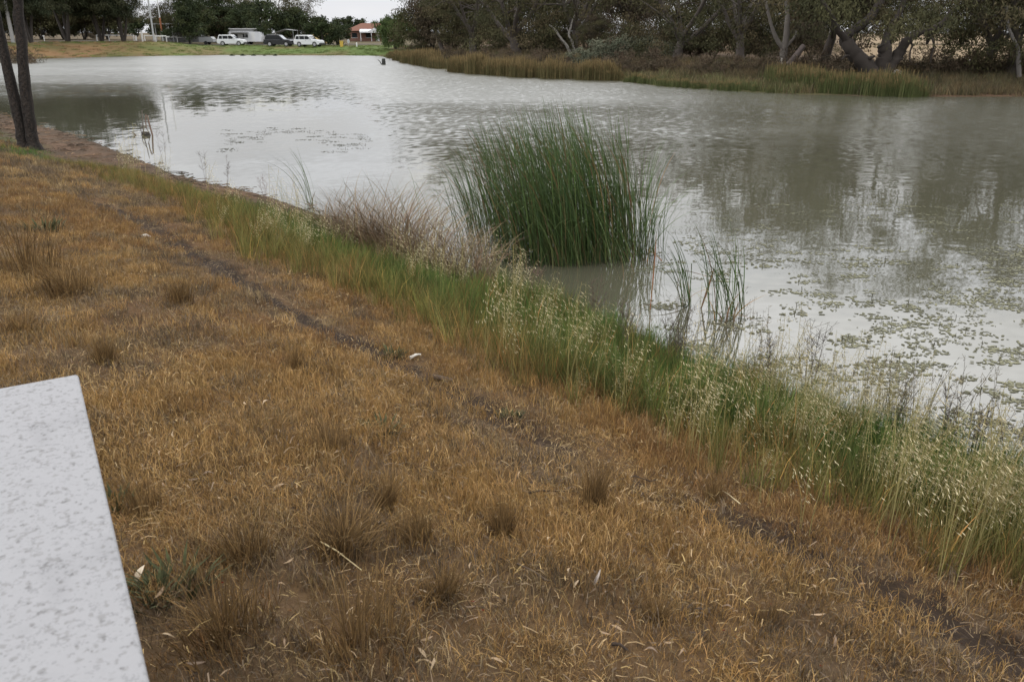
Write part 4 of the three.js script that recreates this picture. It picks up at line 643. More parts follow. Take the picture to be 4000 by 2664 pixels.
// dark seeding stems at the very edge of the water
{
  const stems = (seed) => { const r = rng(seed), g = new GB(); for (let s = 0; s < 4; s++) { const x = gauss(r) * 0.08, z = gauss(r) * 0.08, h = 0.35 + 0.45 * r(), pts = bend(r, [x, -0.03, z], [gauss(r) * 0.12 + 0.05, 1, gauss(r) * 0.12], h, 6, 0.06, 0.02); g.tube(pts, (t) => 0.0026 - 0.0016 * t, 3, [0.12, 0.105, 0.07], false); for (let k = 0; k < 16; k++) { const i = 3 + Math.floor(r() * 4), p = pts[i], a = r() * 6.3, q = 0.012 + 0.03 * r(), y = p[1] - 0.05 * r(); const c = [0.15, 0.125, 0.085]; g.ribbon([[p[0] + Math.cos(a) * q * 0.4, y, p[2]], [p[0] + Math.cos(a) * q + 0.006, y + 0.012 + 0.012 * r(), p[2] + Math.sin(a) * q]], (t) => 0.0042 * (1 - t * 0.6), [0.7, 0, 0.7], c); } } return g.geo(); };
  scatter('shore_stems', [1, 2, 3].map((k) => stems(740 + k)), (x, z, L) => 30 * sstep(0.9, 0.3, L.dn) * sstep(1.2, 2.4, L.sx) * sstep(0.35, 0.55, fbm(x * 1.7, z * 1.7, 255, 2)), (x, z, L, r) => tint([1, 1, 1], 0.6 + 0.6 * r()), { seed: 10, cell: 0.12, free: false, label: 'thin dark seeding stems standing at the water edge', category: 'weeds' });
}
// dry tussocks standing out of the turf
{
  const tuss = [1, 2, 3, 4, 5, 6, 7].map((k) => {
    const r = rng(800 + k), g = new GB(), n = 150 + 40 * k, tilt = gauss(r) * 0.12, tz = gauss(r) * 0.12;
    for (let b = 0; b < n; b++) {
      const a = r() * 6.283, q = (0.035 + 0.035 * (k % 3)) * r(), h = 0.22 * (0.2 + 0.85 * Math.pow(r(), 1.5)), out = (0.1 + 0.6 * r()) * h, x = Math.cos(a) * q, z = Math.sin(a) * q, a2 = a + gauss(r) * 1.3, v = 0.5 + 0.8 * r(), c = r() < 0.25 ? [0.24 * v, 0.15 * v, 0.062 * v] : [0.15 * v, 0.094 * v, 0.04 * v];
      g.ribbon([[x, -0.02, z], [x + Math.cos(a2) * out * 0.35 + tilt * h * 0.4, h * 0.55, z + Math.sin(a2) * out * 0.35 + tz * h * 0.4], [x + Math.cos(a2) * out + tilt * h, h, z + Math.sin(a2) * out + tz * h]], (t) => 0.0022 * (1 - t) + (t < 1 ? 0.0004 : 0), [Math.cos(a + 1), 0, Math.sin(a + 1)], c);
    }
    return g.geo();
  });
  const list = [[560, 2010, 1.15, 'dry tussock beside the edge of the white table'], [950, 2190, 1.2, 'bushy dry tussock in front of the long pale straw'], [1330, 2150, 1.3, 'large dark dry tussock touching the long pale straw'], [1960, 2090, 1.55, 'largest dry tussock in the middle of the turf'], [2315, 1985, 1.25, 'dark upright dry tussock by the bare patch'], [1390, 2520, 1.2, 'dark spreading tussock at the bottom edge'], [860, 2500, 1.1, 'greyish tussock near the table at the bottom edge'], [1290, 1760, 1.15, 'dry tussock above the middle of the turf'], [1620, 2120, 0.9, 'small tussock beside the largest one'], [700, 1185, 1.2, 'reddish tussock halfway to the track'], [2790, 1960, 0.9, 'tussock at the rim of the tall grass'], [405, 1420, 1.5, 'dark twiggy tussock behind the table corner'], [100, 1060, 2.6, 'broad grey tussock at the far end of the turf'], [255, 1150, 2.0, 'tall olive tussock beside the broad grey one'], [70, 1290, 1.3, 'low tussock above the table edge'], [1150, 1440, 0.9, 'little tussock near the track'], [1720, 2340, 0.8, 'sparse tussock below the largest one'], [2560, 2420, 0.8, 'faded tussock near the lower track'], [1500, 1985, 0.9, 'thin tussock behind the dark one'], [3010, 2420, 0.7, 'short tussock beside the lower track']];
  list.forEach(([px, py, s, label], i) => { const p = hit(px, py), m = shadows(new THREE.Mesh(tuss[(i * 3) % 7], vcol)); top(m, 'dry_tussock', ...p, i * 1.7); m.scale.set(s * (0.75 + 0.8 * hash(i, 7, 5)), s * (0.7 + 0.55 * hash(i, 3, 5)), s * (0.75 + 0.8 * hash(i, 9, 5))); m.rotation.z = 0.3 * (hash(i, 4, 5) - 0.5); m.rotation.x = 0.3 * (hash(i, 5, 5) - 0.5); tag(m, label, 'tussock', 'dry tussocks in the turf'); });
  const greenT = [1, 2].map((k) => { const r = rng(830 + k), g = new GB(); for (let b = 0; b < 60; b++) { const a = r() * 6.283, q = 0.07 * Math.sqrt(r()), h = 0.055 * (0.4 + 0.9 * r()), out = 1.0 * h * r() + 0.02, v = 0.6 + 0.7 * r(), x = Math.cos(a) * q, z = Math.sin(a) * q; g.ribbon([[x, -0.01, z], [x + Math.cos(a) * out * 0.5, h * 0.6, z + Math.sin(a) * out * 0.5], [x + Math.cos(a) * out, h, z + Math.sin(a) * out]], (t) => 0.008 * Math.sin(Math.PI * (0.25 + 0.75 * t)) + 0.0003, [-Math.sin(a), 0, Math.cos(a)], [0.062 * v, 0.066 * v, 0.03 * v]); } return g.geo(); });
  for (const [px, py, s, label] of [[175, 905, 2.2, 'dark green leafy rosette alone in the dry turf'], [690, 2290, 1.5, 'dark green weed near the table edge'], [600, 2350, 1.1, 'smaller green weed touching the table edge'], [1500, 1690, 1.3, 'dull green weed in the middle of the turf'], [1535, 1395, 1.2, 'green weed beside the pale stick at the track'], [2000, 1640, 0.9, 'faint green weed by the track'], [450, 1980, 1.0, 'small grey-green weed beside the table corner']]) { const p = hit(px, py), m = shadows(new THREE.Mesh(greenT[px % 2], vcol)); top(m, 'green_weed', ...p, px); m.scale.setScalar(s); tag(m, label, 'weed', 'green weeds in the turf'); }
}
// fallen gum leaves, sticks and scraps
{
  const leaf = [1, 2, 3].map((k) => { const r = rng(850 + k), g = new GB(), pts = []; for (let i = 0; i <= 6; i++) { const t = i / 6; pts.push([(t - 0.5) * 0.075, 0.004 + 0.009 * Math.sin(t * Math.PI) * (k - 1), 0.012 * Math.sin(t * 2.6) * (k - 2)]); } g.ribbon(pts, (t) => 0.0145 * Math.sin(Math.PI * (0.06 + 0.92 * t)), [0, 0.25, 1], [1, 1, 1]); return g.geo(); });
  const mats = [[0.32, 0.22, 0.125], [0.24, 0.16, 0.092], [0.38, 0.28, 0.17], [0.16, 0.108, 0.068]].map((c) => mat({ color: lin(...c), roughness: 0.7 })), r = rng(851);
  for (let k = 0; k < 120; k++) { const px = 620 + 3300 * r(), py = 1500 + 1150 * r(), p = hit(px, py), L = land(p[0], p[2]); if (L.dn < 2.4) continue; const m = shadows(new THREE.Mesh(leaf[k % 3], mats[Math.floor(r() * 4)])); top(m, 'fallen_leaf', p[0], p[1] + 0.012 + 0.012 * r(), p[2], r() * 6.3); m.rotation.x = gauss(r) * 0.3; m.scale.setScalar(0.4 + 0.4 * r()); tag(m, 'dry fallen gum leaf on the turf', 'leaf', 'fallen gum leaves'); }
  const stick = (name, label, cat, line, r0, r1, col, lift = 0.02) => { const P = line.map(([x, y]) => hit(x, y)), b = P[0], g = new GB(); g.tube(P.map((p, i) => [p[0] - b[0], p[1] - b[1] + lift + 0.01 * (i % 2), p[2] - b[2]]), (t) => lerp(r0, r1, t), 6, col); const m = shadows(new THREE.Mesh(g.geo(true), vcol)); top(m, name, ...b); tag(m, label, cat); };
  stick('straw_stalk', 'long pale straw stalk lying across the turf', 'straw', [[1255, 2160], [1320, 2205], [1415, 2272]], 0.0035, 0.002, [0.42, 0.34, 0.19], 0.05);
  stick('bark_strip', 'dark curled strip of bark beside the track', 'bark', [[1690, 1482], [1730, 1494], [1768, 1496]], 0.022, 0.014, [0.085, 0.06, 0.042]);
  stick('pale_stick', 'bleached pale stick at the edge of the tall grass', 'stick', [[1602, 1408], [1625, 1400], [1642, 1394]], 0.013, 0.007, [0.55, 0.52, 0.46]);
  stick('white_chip', 'small white chip lying beside the far track', 'chip', [[556, 930], [570, 929], [586, 932]], 0.02, 0.012, [0.6, 0.56, 0.5]);
  stick('dark_twig', 'bent dark twig on the bare patch', 'twig', [[2060, 1940], [2110, 1938], [2160, 1932], [2210, 1940]], 0.006, 0.003, [0.045, 0.034, 0.027]);
  stick('dark_twig', 'thin dark twig below the tall grass', 'twig', [[2420, 1886], [2480, 1878], [2540, 1892], [2580, 1890]], 0.005, 0.002, [0.05, 0.038, 0.03]);
  stick('dark_twig', 'straight dark twig low in the turf', 'twig', [[2020, 2232], [2080, 2268], [2140, 2300]], 0.004, 0.002, [0.09, 0.065, 0.045], 0.035);
  stick('dark_twig', 'dark twig near the bottom edge of the turf', 'twig', [[2390, 2535], [2420, 2545], [2455, 2562]], 0.007, 0.003, [0.045, 0.034, 0.027]);
  stick('dry_stalk', 'broken pale stalk under the tall grass', 'straw', [[2890, 1995], [2840, 1960], [2800, 1930]], 0.004, 0.0015, [0.42, 0.34, 0.2], 0.04);
  const p = hit(2330, 2282), m = shadows(new THREE.Mesh(leaf[2], mat({ color: lin(0.34, 0.29, 0.25) }))); top(m, 'pale_scrap', p[0], p[1] + 0.03, p[2], 0.9); m.rotation.z = 1.0; tag(m, 'upright pale leaf scrap in the middle of the turf', 'leaf');
  const q = hit(552, 2262), m2 = shadows(new THREE.Mesh(leaf[1], mat({ color: lin(0.55, 0.46, 0.34) }))); top(m2, 'curled_leaf', q[0], q[1] + 0.02, q[2], 1.2); m2.rotation.z = 0.7; m2.scale.set(0.8, 1, 2); tag(m2, 'curled cream leaf beside the table edge', 'leaf');
}
// ---------------------------------------------------------------- reeds and water plants
const reedMat = dull({ roughness: 0.65, specularIntensity: 0.6 });
function reedLine(r, lean, bendK, broken) {   // unit-high leaf line leaning towards -x
  const pts = []; let x = 0, y = -0.05, a = lean; const n = 11;
  for (let k = 0; k <= n; k++) { pts.push([x, y, 0]); const t = k / n; a += bendK * (0.3 + 1.7 * t * t) / n * 2; if (broken && k === broken) a += 1.5; x -= Math.sin(a) / n; y += Math.cos(a) / n; }
  return pts;
}
function reedGeo(seed, col, o = {}) {   // a folded leaf blade, one high
  const r = rng(seed), g = new GB(), pts = reedLine(r, o.lean ?? gauss(r) * 0.06, o.bend ?? 0.1 + 0.75 * r() * r(), o.broken), w = o.w ?? 0.0074; let last = null;
  pts.forEach((p, k) => { const t = k / (pts.length - 1), h = w / 2 * (1 - Math.pow(t, 2.6)) + 0.0004, c = [0, 1, 2].map((e) => col[e] * (0.9 + 0.2 * hash(k, e, seed))), tw = 0.9 * t, sx = Math.sin(tw) * h, sz = Math.cos(tw) * h; const A = g.v(p[0] - sx, p[1], p[2] - sz, c), B = g.v(p[0] + h * 0.45, p[1], p[2], c), C = g.v(p[0] + sx, p[1], p[2] + sz, c); if (last) { g.q(last[0], last[1], B, A); g.q(last[1], last[2], C, B); } last = [A, B, C]; });
  return g.geo(true);
}
const reedGreen = [[0.078, 0.122, 0.038], [0.060, 0.102, 0.034], [0.100, 0.148, 0.045], [0.076, 0.112, 0.044]], reedTan = [[0.22, 0.15, 0.07], [0.17, 0.105, 0.055], [0.26, 0.17, 0.08]];
const bladeForms = []; for (let k = 0; k < 28; k++) bladeForms.push(reedGeo(900 + k, reedGreen[k % 4], k % 9 === 8 ? { bend: 0.95, lean: 0.1 } : k % 13 === 12 ? { bend: 0.1, broken: 6 } : {}));
const archForms = []; for (let k = 0; k < 6; k++) archForms.push(reedGeo(970 + k, [0.125, 0.17, 0.06], { bend: 0.75 + 0.12 * k, lean: 0.04 }));
const tanForms = []; for (let k = 0; k < 8; k++) tanForms.push(reedGeo(940 + k, reedTan[k % 3], { bend: 0.1 + 0.1 * k, w: 0.011 }));
function mergeInto(list) { return mergeGeometries(list.map(([g, m]) => g.clone().applyMatrix4(m))); }
function reeds(name, label, cx, cz, spots, o = {}) {   // spots: [x, z, height, turn, lean, form]
  const grp = top(new THREE.Group(), name, cx, 0, cz); tag(grp, label, 'reeds', 'reeds at the near water');
  const rest = [], q = new THREE.Quaternion(), e = new THREE.Euler(); spots.sort((a, b) => b[1] - a[1]);
  spots.forEach(([x, z, h, turn, lean, g], i) => {
    q.setFromEuler(e.set(0, turn, lean, 'ZYX'));
    const m4 = new THREE.Matrix4().compose(new THREE.Vector3(x, o.base ? height(cx + x, cz + z) : 0, z), q, new THREE.Vector3(o.stout ? 1.9 : Math.min(h, 2.0), h, o.stout ? 1.9 : Math.min(h, 2.0)));
    if (i < (o.most ?? 290)) { const m = part(grp, 'leaf', g, reedMat); m.matrix.copy(m4); m.matrix.decompose(m.position, m.quaternion, m.scale); } else rest.push([g, m4]);
  });
  if (rest.length) { const m = part(grp, 'leaf_mass', mergeInto(rest), reedMat); m.userData.kind = 'stuff'; }
  return grp;
}
{ // the big green clump standing in the shallows
  const r = rng(1001), [cx, cz] = spot(2185, 985), spots = [], scale = -cz / 12.6;
  for (let k = 0; k < 1500; k++) {
    const a = r() * 6.283, q = Math.pow(r(), 0.55), x = Math.cos(a) * q * 1.52 * scale, z = Math.sin(a) * q * 0.9 * scale, u = x / (1.52 * scale);
    const tall = curve([[-1, 1.6], [-0.7, 2.15], [-0.2, 2.45], [0.3, 2.5], [0.7, 2.3], [1, 1.6]], u) * scale, h = tall * (0.45 + 0.6 * Math.pow(r(), 0.7));
    spots.push([x, z, h, gauss(r) * 0.55 + (u > 0.8 && r() < 0.5 ? 3.1 : 0), 0.06 + 0.07 * gauss(r), r() < 0.09 ? tanForms[Math.floor(r() * 8)] : bladeForms[Math.floor(r() * 28)]]);
  }
  for (let k = 0; k < 240; k++) { const a = r() * 6.283, q = Math.sqrt(r()), x = Math.cos(a) * q * 1.3 * scale, z = Math.sin(a) * q * 0.9 * scale; spots.push([x, z, 0.35 + 0.5 * r(), r() * 6.3, gauss(r) * 0.3, tanForms[Math.floor(r() * 8)]]); }
  for (let k = 0; k < 420; k++) { const a = r() * 6.283, q = Math.pow(r(), 0.7), x = Math.cos(a) * q * 1.2 * scale, z = Math.sin(a) * q * 0.85 * scale; spots.push([x, z, 0.8 + 0.8 * r(), gauss(r) * 0.9, 0.08 + 0.16 * gauss(r), bladeForms[Math.floor(r() * 28)]]); }
  for (let k = 0; k < 130; k++) { const x = (1.6 * r() - 0.6) * 1.2, z = 0.2 + 0.75 * r(); spots.push([x, z, 1.0 + 1.1 * r(), gauss(r) * 0.6, 0.05 + 0.2 * r(), archForms[k % 6]]); }
  reeds('reed_clump', 'large dense green reed clump standing in the shallows', cx, cz, spots, { most: 298 });
}
function smallReeds(label, px, py, n, rad, h, seed, o = {}) {
  const r = rng(seed), [cx, cz] = spot(px, py), spots = [];
  for (let k = 0; k < n; k++) { const a = r() * 6.283, q = rad * Math.sqrt(r()); spots.push([Math.cos(a) * q * (o.wide ?? 1), Math.sin(a) * q, h * (0.55 + 0.5 * r()), gauss(r) * 0.5 + (o.turn ?? 0), (o.lean ?? 0.06) + gauss(r) * (o.spread ?? 0.07), r() < (o.tan ?? 0.03) ? tanForms[Math.floor(r() * 8)] : bladeForms[Math.floor(r() * 28)]]); }
  for (let k = 0; k < n * 0.15; k++) { const a = r() * 6.283, q = rad * Math.sqrt(r()); spots.push([Math.cos(a) * q * (o.wide ?? 1), Math.sin(a) * q, 0.2 + 0.25 * r(), r() * 6, gauss(r) * 0.25, tanForms[Math.floor(r() * 8)]]); }
  return reeds('reed_tuft', label, cx, cz, spots, o);
}
smallReeds('upright green reed tuft standing alone in open water', 2835, 1245, 40, 0.15, 1.3, 1010, { wide: 1.6, stout: true, spread: 0.05 });
smallReeds('thin reed tuft beside the brown broken stem', 2680, 1195, 18, 0.08, 1.15, 1011, { stout: true, lean: 0.12, spread: 0.13 });
smallReeds('sparse reeds leaning out from the end of the big clump', 2545, 1010, 26, 0.25, 1.3, 1012, { stout: true,  turn: 3.0, lean: 0.1 });
smallReeds('two-stemmed dark reeds at the near end of the big clump', 1850, 1000, 30, 0.22, 1.55, 1013, { stout: true,  wide: 1.3 });
smallReeds('small reed tuft rising beyond the dead reeds', 1215, 800, 18, 0.12, 1.3, 1014, { stout: true,  spread: 0.05 });
smallReeds('faint thin reeds where the muddy shore ends', 1135, 790, 16, 0.3, 0.95, 1015, { lean: 0.14 });
smallReeds('straggling reeds behind the dead brown reeds', 1560, 880, 42, 0.55, 1.15, 1016, { wide: 1.7, lean: 0.12, tan: 0.25 });
smallReeds('thin mixed reeds before the big clump', 1760, 985, 26, 0.4, 0.95, 1017, { wide: 1.2, tan: 0.4 });
smallReeds('drowned tan reeds in front of the big clump', 2250, 1075, 26, 0.5, 0.6, 1018, { wide: 2, tan: 0.7, spread: 0.25 });
{ const g = reedGeo(960, [0.15, 0.085, 0.045], { bend: 0.03, w: 0.034 }), [cx, cz] = spot(2738, 1205), o = top(new THREE.Group(), 'broken_reed', cx, 0, cz); tag(o, 'thick brown broken reed stem between two green tufts', 'reeds'); const s = part(o, 'stem', g, reedMat); s.scale.set(1.3, 0.62, 1.3); s.rotation.z = -0.1; const l = part(o, 'folded_leaf', g, reedMat); l.scale.set(0.8, 0.36, 0.8); l.position.set(0.05, 0.42, 0); l.rotation.z = 1.42; }
{ const g = reedGeo(961, [0.24, 0.12, 0.06], { bend: 0.03, w: 0.03 }), [cx, cz] = spot(2540, 1210), o = shadows(new THREE.Mesh(g, reedMat)); top(o, 'brown_reed', cx, 0, cz); o.scale.set(1.2, 1.05, 1.2); o.rotation.z = -0.05; tag(o, 'single brown reed stem before the end of the big clump', 'reeds'); }
{ // collapsed dead reeds on the bank
  const r = rng(1020), spots = [], [cx, cz] = DEAD, deadCols = [[0.165, 0.11, 0.06], [0.13, 0.086, 0.048], [0.21, 0.145, 0.08], [0.10, 0.068, 0.04]], forms2 = [];
  for (let k = 0; k < 12; k++) forms2.push(reedGeo(980 + k, deadCols[k % 4], { bend: 0.4 + 0.09 * k, lean: 0.2, w: 0.0095 }));
  for (let k = 0; k < 2100; k++) { const t = r() * 2 - 1, x = t * 1.3 + gauss(r) * 0.15, z = x * 1.05 + gauss(r) * 0.45; spots.push([x, z, (0.6 + 0.9 * r()) * (1 - 0.3 * Math.abs(t)), (r() < 0.5 ? 0 : Math.PI) + gauss(r) * 0.7, gauss(r) * 0.35 + 0.15, forms2[Math.floor(r() * 12)]]); }
  const o = reeds('dead_reeds', 'collapsed heap of pinkish-brown dead reeds on the bank', cx, cz, spots, { most: 280, base: true }); o.userData.category = 'reeds';
}
// bare twiggy weeds
function weed(label, px, py, h, seed, col = [0.085, 0.07, 0.058], stems = 4, group) {
  const p = hit(px, py), r = rng(seed), g = new GB(), o = top(new THREE.Mesh(), 'bare_weed', ...p);
  for (let s = 0; s < stems; s++) {
    const a = r() * 6.283, main = bend(r, [gauss(r) * 0.03, -0.03, gauss(r) * 0.03], [Math.cos(a) * 0.17, 1, Math.sin(a) * 0.17], h * (0.7 + 0.35 * r()), 10, 0.05, 0.02); g.tube(main, (t) => 0.0045 - 0.0032 * t, 4, col, false);
    for (let k = 0; k < 13; k++) { const i = 4 + Math.floor(r() * 6), b = r() * 6.283, tw = bend(r, main[i], [Math.cos(b), 0.9 + 0.6 * r(), Math.sin(b)], h * (0.08 + 0.15 * r()), 4, 0.15, 0); g.tube(tw, (t) => 0.0021 - 0.001 * t, 3, col, false); for (let n = 0; n < 2; n++) { const c = r() * 6.283; g.tube(bend(r, tw[1 + Math.floor(r() * 3)], [Math.cos(c), 0.7, Math.sin(c)], h * 0.06, 2, 0.2, 0), () => 0.0014, 3, col, false); } }
  }
  o.geometry = g.geo(true); o.material = vcol; shadows(o); tag(o, label, 'weed', group);
}
weed('tall twiggy bare weed rising against the water', 3140, 1590, 0.92, 1101, undefined, 5);
weed('smaller twiggy bare weed by the green grass tip', 2985, 1560, 0.7, 1102);
weed('twiggy bare weed beside the open water tuft', 2640, 1440, 0.75, 1103);
weed('twiggy weed in the oats below the big clump', 2450, 1390, 0.7, 1104, [0.14, 0.115, 0.09]);
weed('tangled bare weed near the last bend of the shore', 3680, 1790, 0.68, 1105);
weed('bare weed at the very corner of the shore', 3930, 1850, 0.7, 1106);
weed('dense bare weed with pad leaves behind it', 3800, 1800, 0.6, 1107, undefined, 6);
weed('bare weed rising through the shore stems', 3480, 1730, 0.55, 1108);
weed('faint pale weed standing on the muddy shore', 800, 705, 0.8, 1109, [0.17, 0.15, 0.14], 2);
weed('faint pale weed beside another on the muddy shore', 885, 738, 0.7, 1110, [0.17, 0.15, 0.14], 2);
weed('low pale weed where the mud meets the reeds', 1030, 772, 0.5, 1111, [0.26, 0.21, 0.19], 3);
weed('brown weed in front of the dead reeds', 1880, 1140, 0.55, 1112, [0.16, 0.11, 0.085], 5);
weed('brown weed between dead reeds and oats', 2080, 1210, 0.6, 1113, [0.16, 0.11, 0.085], 5);
weed('dark weed on the near side of the big clump', 2330, 1290, 0.65, 1114, [0.12, 0.09, 0.07], 5);
// drowned branch off the muddy shore
{
  const [bx, bz] = spot(570, 528), z = bz, q = (x, y, dz = 0) => { const p = atZ(x, y, z + dz); return [p[0] - bx, p[1], p[2] - bz]; }, o = top(new THREE.Group(), 'drowned_branch', bx, 0, bz), g = new GB(), c = [0.12, 0.095, 0.078];
  g.tube([q(597, 540), q(580, 480), q(574, 452), q(568, 448), q(566, 470), q(570, 500)], (t) => 0.03 - 0.014 * t, 6, [0.17, 0.115, 0.085]); g.tube([q(560, 540), q(556, 470), q(552, 430)], (t) => 0.02 - 0.01 * t, 5, c); g.tube([q(538, 536), q(520, 520), q(512, 515)], (t) => 0.025 - 0.012 * t, 5, c); g.tube([q(590, 534), q(566, 494), q(550, 500)], (t) => 0.014 - 0.006 * t, 5, c); g.tube([q(555, 540), q(548, 505), q(556, 478)], (t) => 0.014 - 0.006 * t, 5, c);
  part(o, 'branch', g.geo(true), bark2); const h = new GB(); h.tube([q(552, 536), q(560, 522), q(575, 524), q(583, 532)], (t) => 0.1 * Math.sin(Math.PI * (0.12 + 0.8 * t)), 7, [0.045, 0.038, 0.032]); part(o, 'snag', h.geo(true), bark2); tag(o, 'drowned branch with bent bare stems off the muddy shore', 'branch');
  weed('dead weed with drooping heads at the muddy shore', 640, 650, 1.0, 1120, [0.12, 0.10, 0.09], 2);
}
// floating pondweed
{
  const pads = (seed) => { const r = rng(seed), g = new GB(), n = 12 + Math.floor(16 * r()); for (let k = 0; k < n; k++) { const x = gauss(r) * 0.2, z = gauss(r) * 0.09, s = 0.011 + 0.014 * r(), a = r() * 3.14, v = 0.6 + 0.7 * r(), c = [0.135 * v, 0.132 * v, 0.085 * v], m = g.v(x, 0.006, z, c), ring = []; for (let e = 0; e < 7; e++) { const b = e / 7 * 6.283; ring.push(g.v(x + Math.cos(a) * Math.cos(b) * s * 1.5 - Math.sin(a) * Math.sin(b) * s * 0.7, 0.004 + 0.002 * r(), z + Math.sin(a) * Math.cos(b) * s * 1.5 + Math.cos(a) * Math.sin(b) * s * 0.7, c)); } for (let e = 0; e < 7; e++) g.t(m, ring[(e + 1) % 7], ring[e]); } if (seed % 3 === 1) for (let k = 0; k < 1; k++) { const x = gauss(r) * 0.12, z = gauss(r) * 0.07; g.tube([[x, -0.02, z], [x + gauss(r) * 0.015, 0.025 + 0.03 * r(), z]], () => 0.004, 4, [0.055, 0.05, 0.032]); } return g.geo(); };
  const geos = [1, 2, 3, 4, 5, 6, 7, 8].map((k) => pads(1200 + k)), lists = geos.map(() => []), r = rng(1210), up = new THREE.Vector3(0, 1, 0);
  const add = (px, py, s, tone) => { const [x, z] = spot(px, py); if (!inLake(x, z) || segDist(nearShore, x, z)[0] < 0.15) return; lists[Math.floor(r() * 8)].push([new THREE.Matrix4().compose(new THREE.Vector3(x, 0, z), new THREE.Quaternion().setFromAxisAngle(up, gauss(r) * 0.5), new THREE.Vector3(s, 1, s)), tone]); };
  for (let k = 0; k < 800; k++) { const px = 2480 + 1560 * Math.pow(r(), 0.8), py = 800 + 900 * Math.pow(r(), 1.15); const cl = fbm(px * 0.006, py * 0.016, 261, 3); if (cl < 0.45 + 0.08 * sstep(1300, 1700, py)) continue; add(px, py, (0.55 + 0.75 * r()) * (py < 950 ? 0.8 : 1), 0.75 + 0.5 * r()); }
  for (let k = 0; k < 150; k++) { const px = 880 + 650 * r(), py = 496 + 100 * r(); if (fbm(px * 0.008, py * 0.03, 263, 2) < 0.46) continue; add(px, py, 0.8 + 0.6 * r(), 0.45); }
  geos.forEach((g, k) => { const m = shadows(new THREE.InstancedMesh(g, dull(), lists[k].length)); lists[k].forEach(([M4, t], i) => { m.setMatrixAt(i, M4); m.setColorAt(i, lin(t, t, t)); }); m.name = numbered('pondweed'); tag(m, 'floating olive pondweed scattered over the calm water', 'pondweed', null, 'stuff'); scene.add(m); });
}
// reed beds along the far shore, with tan seed heads
{
  const bed = (seed, greenish) => { const r = rng(seed), g = new GB(); for (let k = 0; k < 60; k++) { const x = gauss(r) * 0.5, z = gauss(r) * 0.5, h = 1.25 + 0.5 * r(), lx = gauss(r) * 0.12, c0 = pick(r, greenish ? [[0.078, 0.094, 0.034], [0.064, 0.08, 0.03], [0.10, 0.105, 0.042]] : [[0.10, 0.088, 0.038], [0.085, 0.078, 0.034], [0.125, 0.095, 0.045]]), v = 0.7 + 0.6 * r(), c = tint(c0, v), a = r() * 6.3; g.ribbon([[x, -0.1, z], [x + lx * 0.5, h * 0.6, z], [x + lx, h, z]], (t) => 0.04 * (1 - 0.8 * t), [Math.cos(a), 0, Math.sin(a)], c); if (r() < (greenish ? 0.3 : 0.6)) { const d = tint([0.155, 0.112, 0.052], v); g.ribbon([[x + lx * 0.8, h * 0.84, z], [x + lx * 1.1, h * 1.1, z]], (t) => 0.05 * (1 - 0.5 * t), [Math.cos(a), 0, Math.sin(a)], d); } } return g.geo(); };
  const run = (name, label, line, n, greenish, deep, seed, size) => {
    const r = rng(seed), geos = [1, 2, 3].map((k) => bed(seed + k, greenish)), lists = geos.map(() => []), up = new THREE.Vector3(0, 1, 0), P = line.map(([x, y]) => spot(x, y)), c = new THREE.CatmullRomCurve3(P.map(([x, z]) => new THREE.Vector3(x, 0, z)));
    for (let k = 0; k < n; k++) { const t = r(), p = c.getPoint(t), e = r() * deep, gap = fbm(t * 26, 2, seed, 2); if (gap < 0.34) continue; const x = p.x + gauss(r) * 0.4, z = p.z - e, y = Math.max(0, height(x, z)), s = size * (0.55 + 0.6 * r()) * (0.5 + 0.95 * gap) * (0.55 + 0.45 * sstep(0, 0.07, t) * sstep(1, 0.9, t)); lists[Math.floor(r() * 3)].push(new THREE.Matrix4().compose(new THREE.Vector3(x, y, z), new THREE.Quaternion().setFromAxisAngle(up, r() * 6.3), new THREE.Vector3(s, s, s))); }
    geos.forEach((g, k) => { const m = shadows(new THREE.InstancedMesh(g, grassMat, lists[k].length)); lists[k].forEach((M4, i) => m.setMatrixAt(i, M4)); m.name = numbered(name); tag(m, label, 'reeds', null, 'stuff'); scene.add(m); });
  };
  run('reed_bed', 'long olive-brown reed bed with tan tops along the far shore', [[1525, 226], [1560, 240], [1650, 256], [1800, 284], [1950, 296], [2100, 306], [2280, 313], [2440, 317]], 900, false, 2.4, 1301, 0.66);
  run('green_reed_bed', 'bright green reed bed in front of the forked gum', [[3030, 352], [3150, 362], [3300, 370], [3450, 376], [3640, 381]], 620, true, 3.2, 1320, 0.56);
  run('low_sedge', 'low green sedge between the two far reed beds', [[2440, 318], [2600, 338], [2800, 352], [3030, 364]], 200, true, 1.4, 1340, 0.26);
}
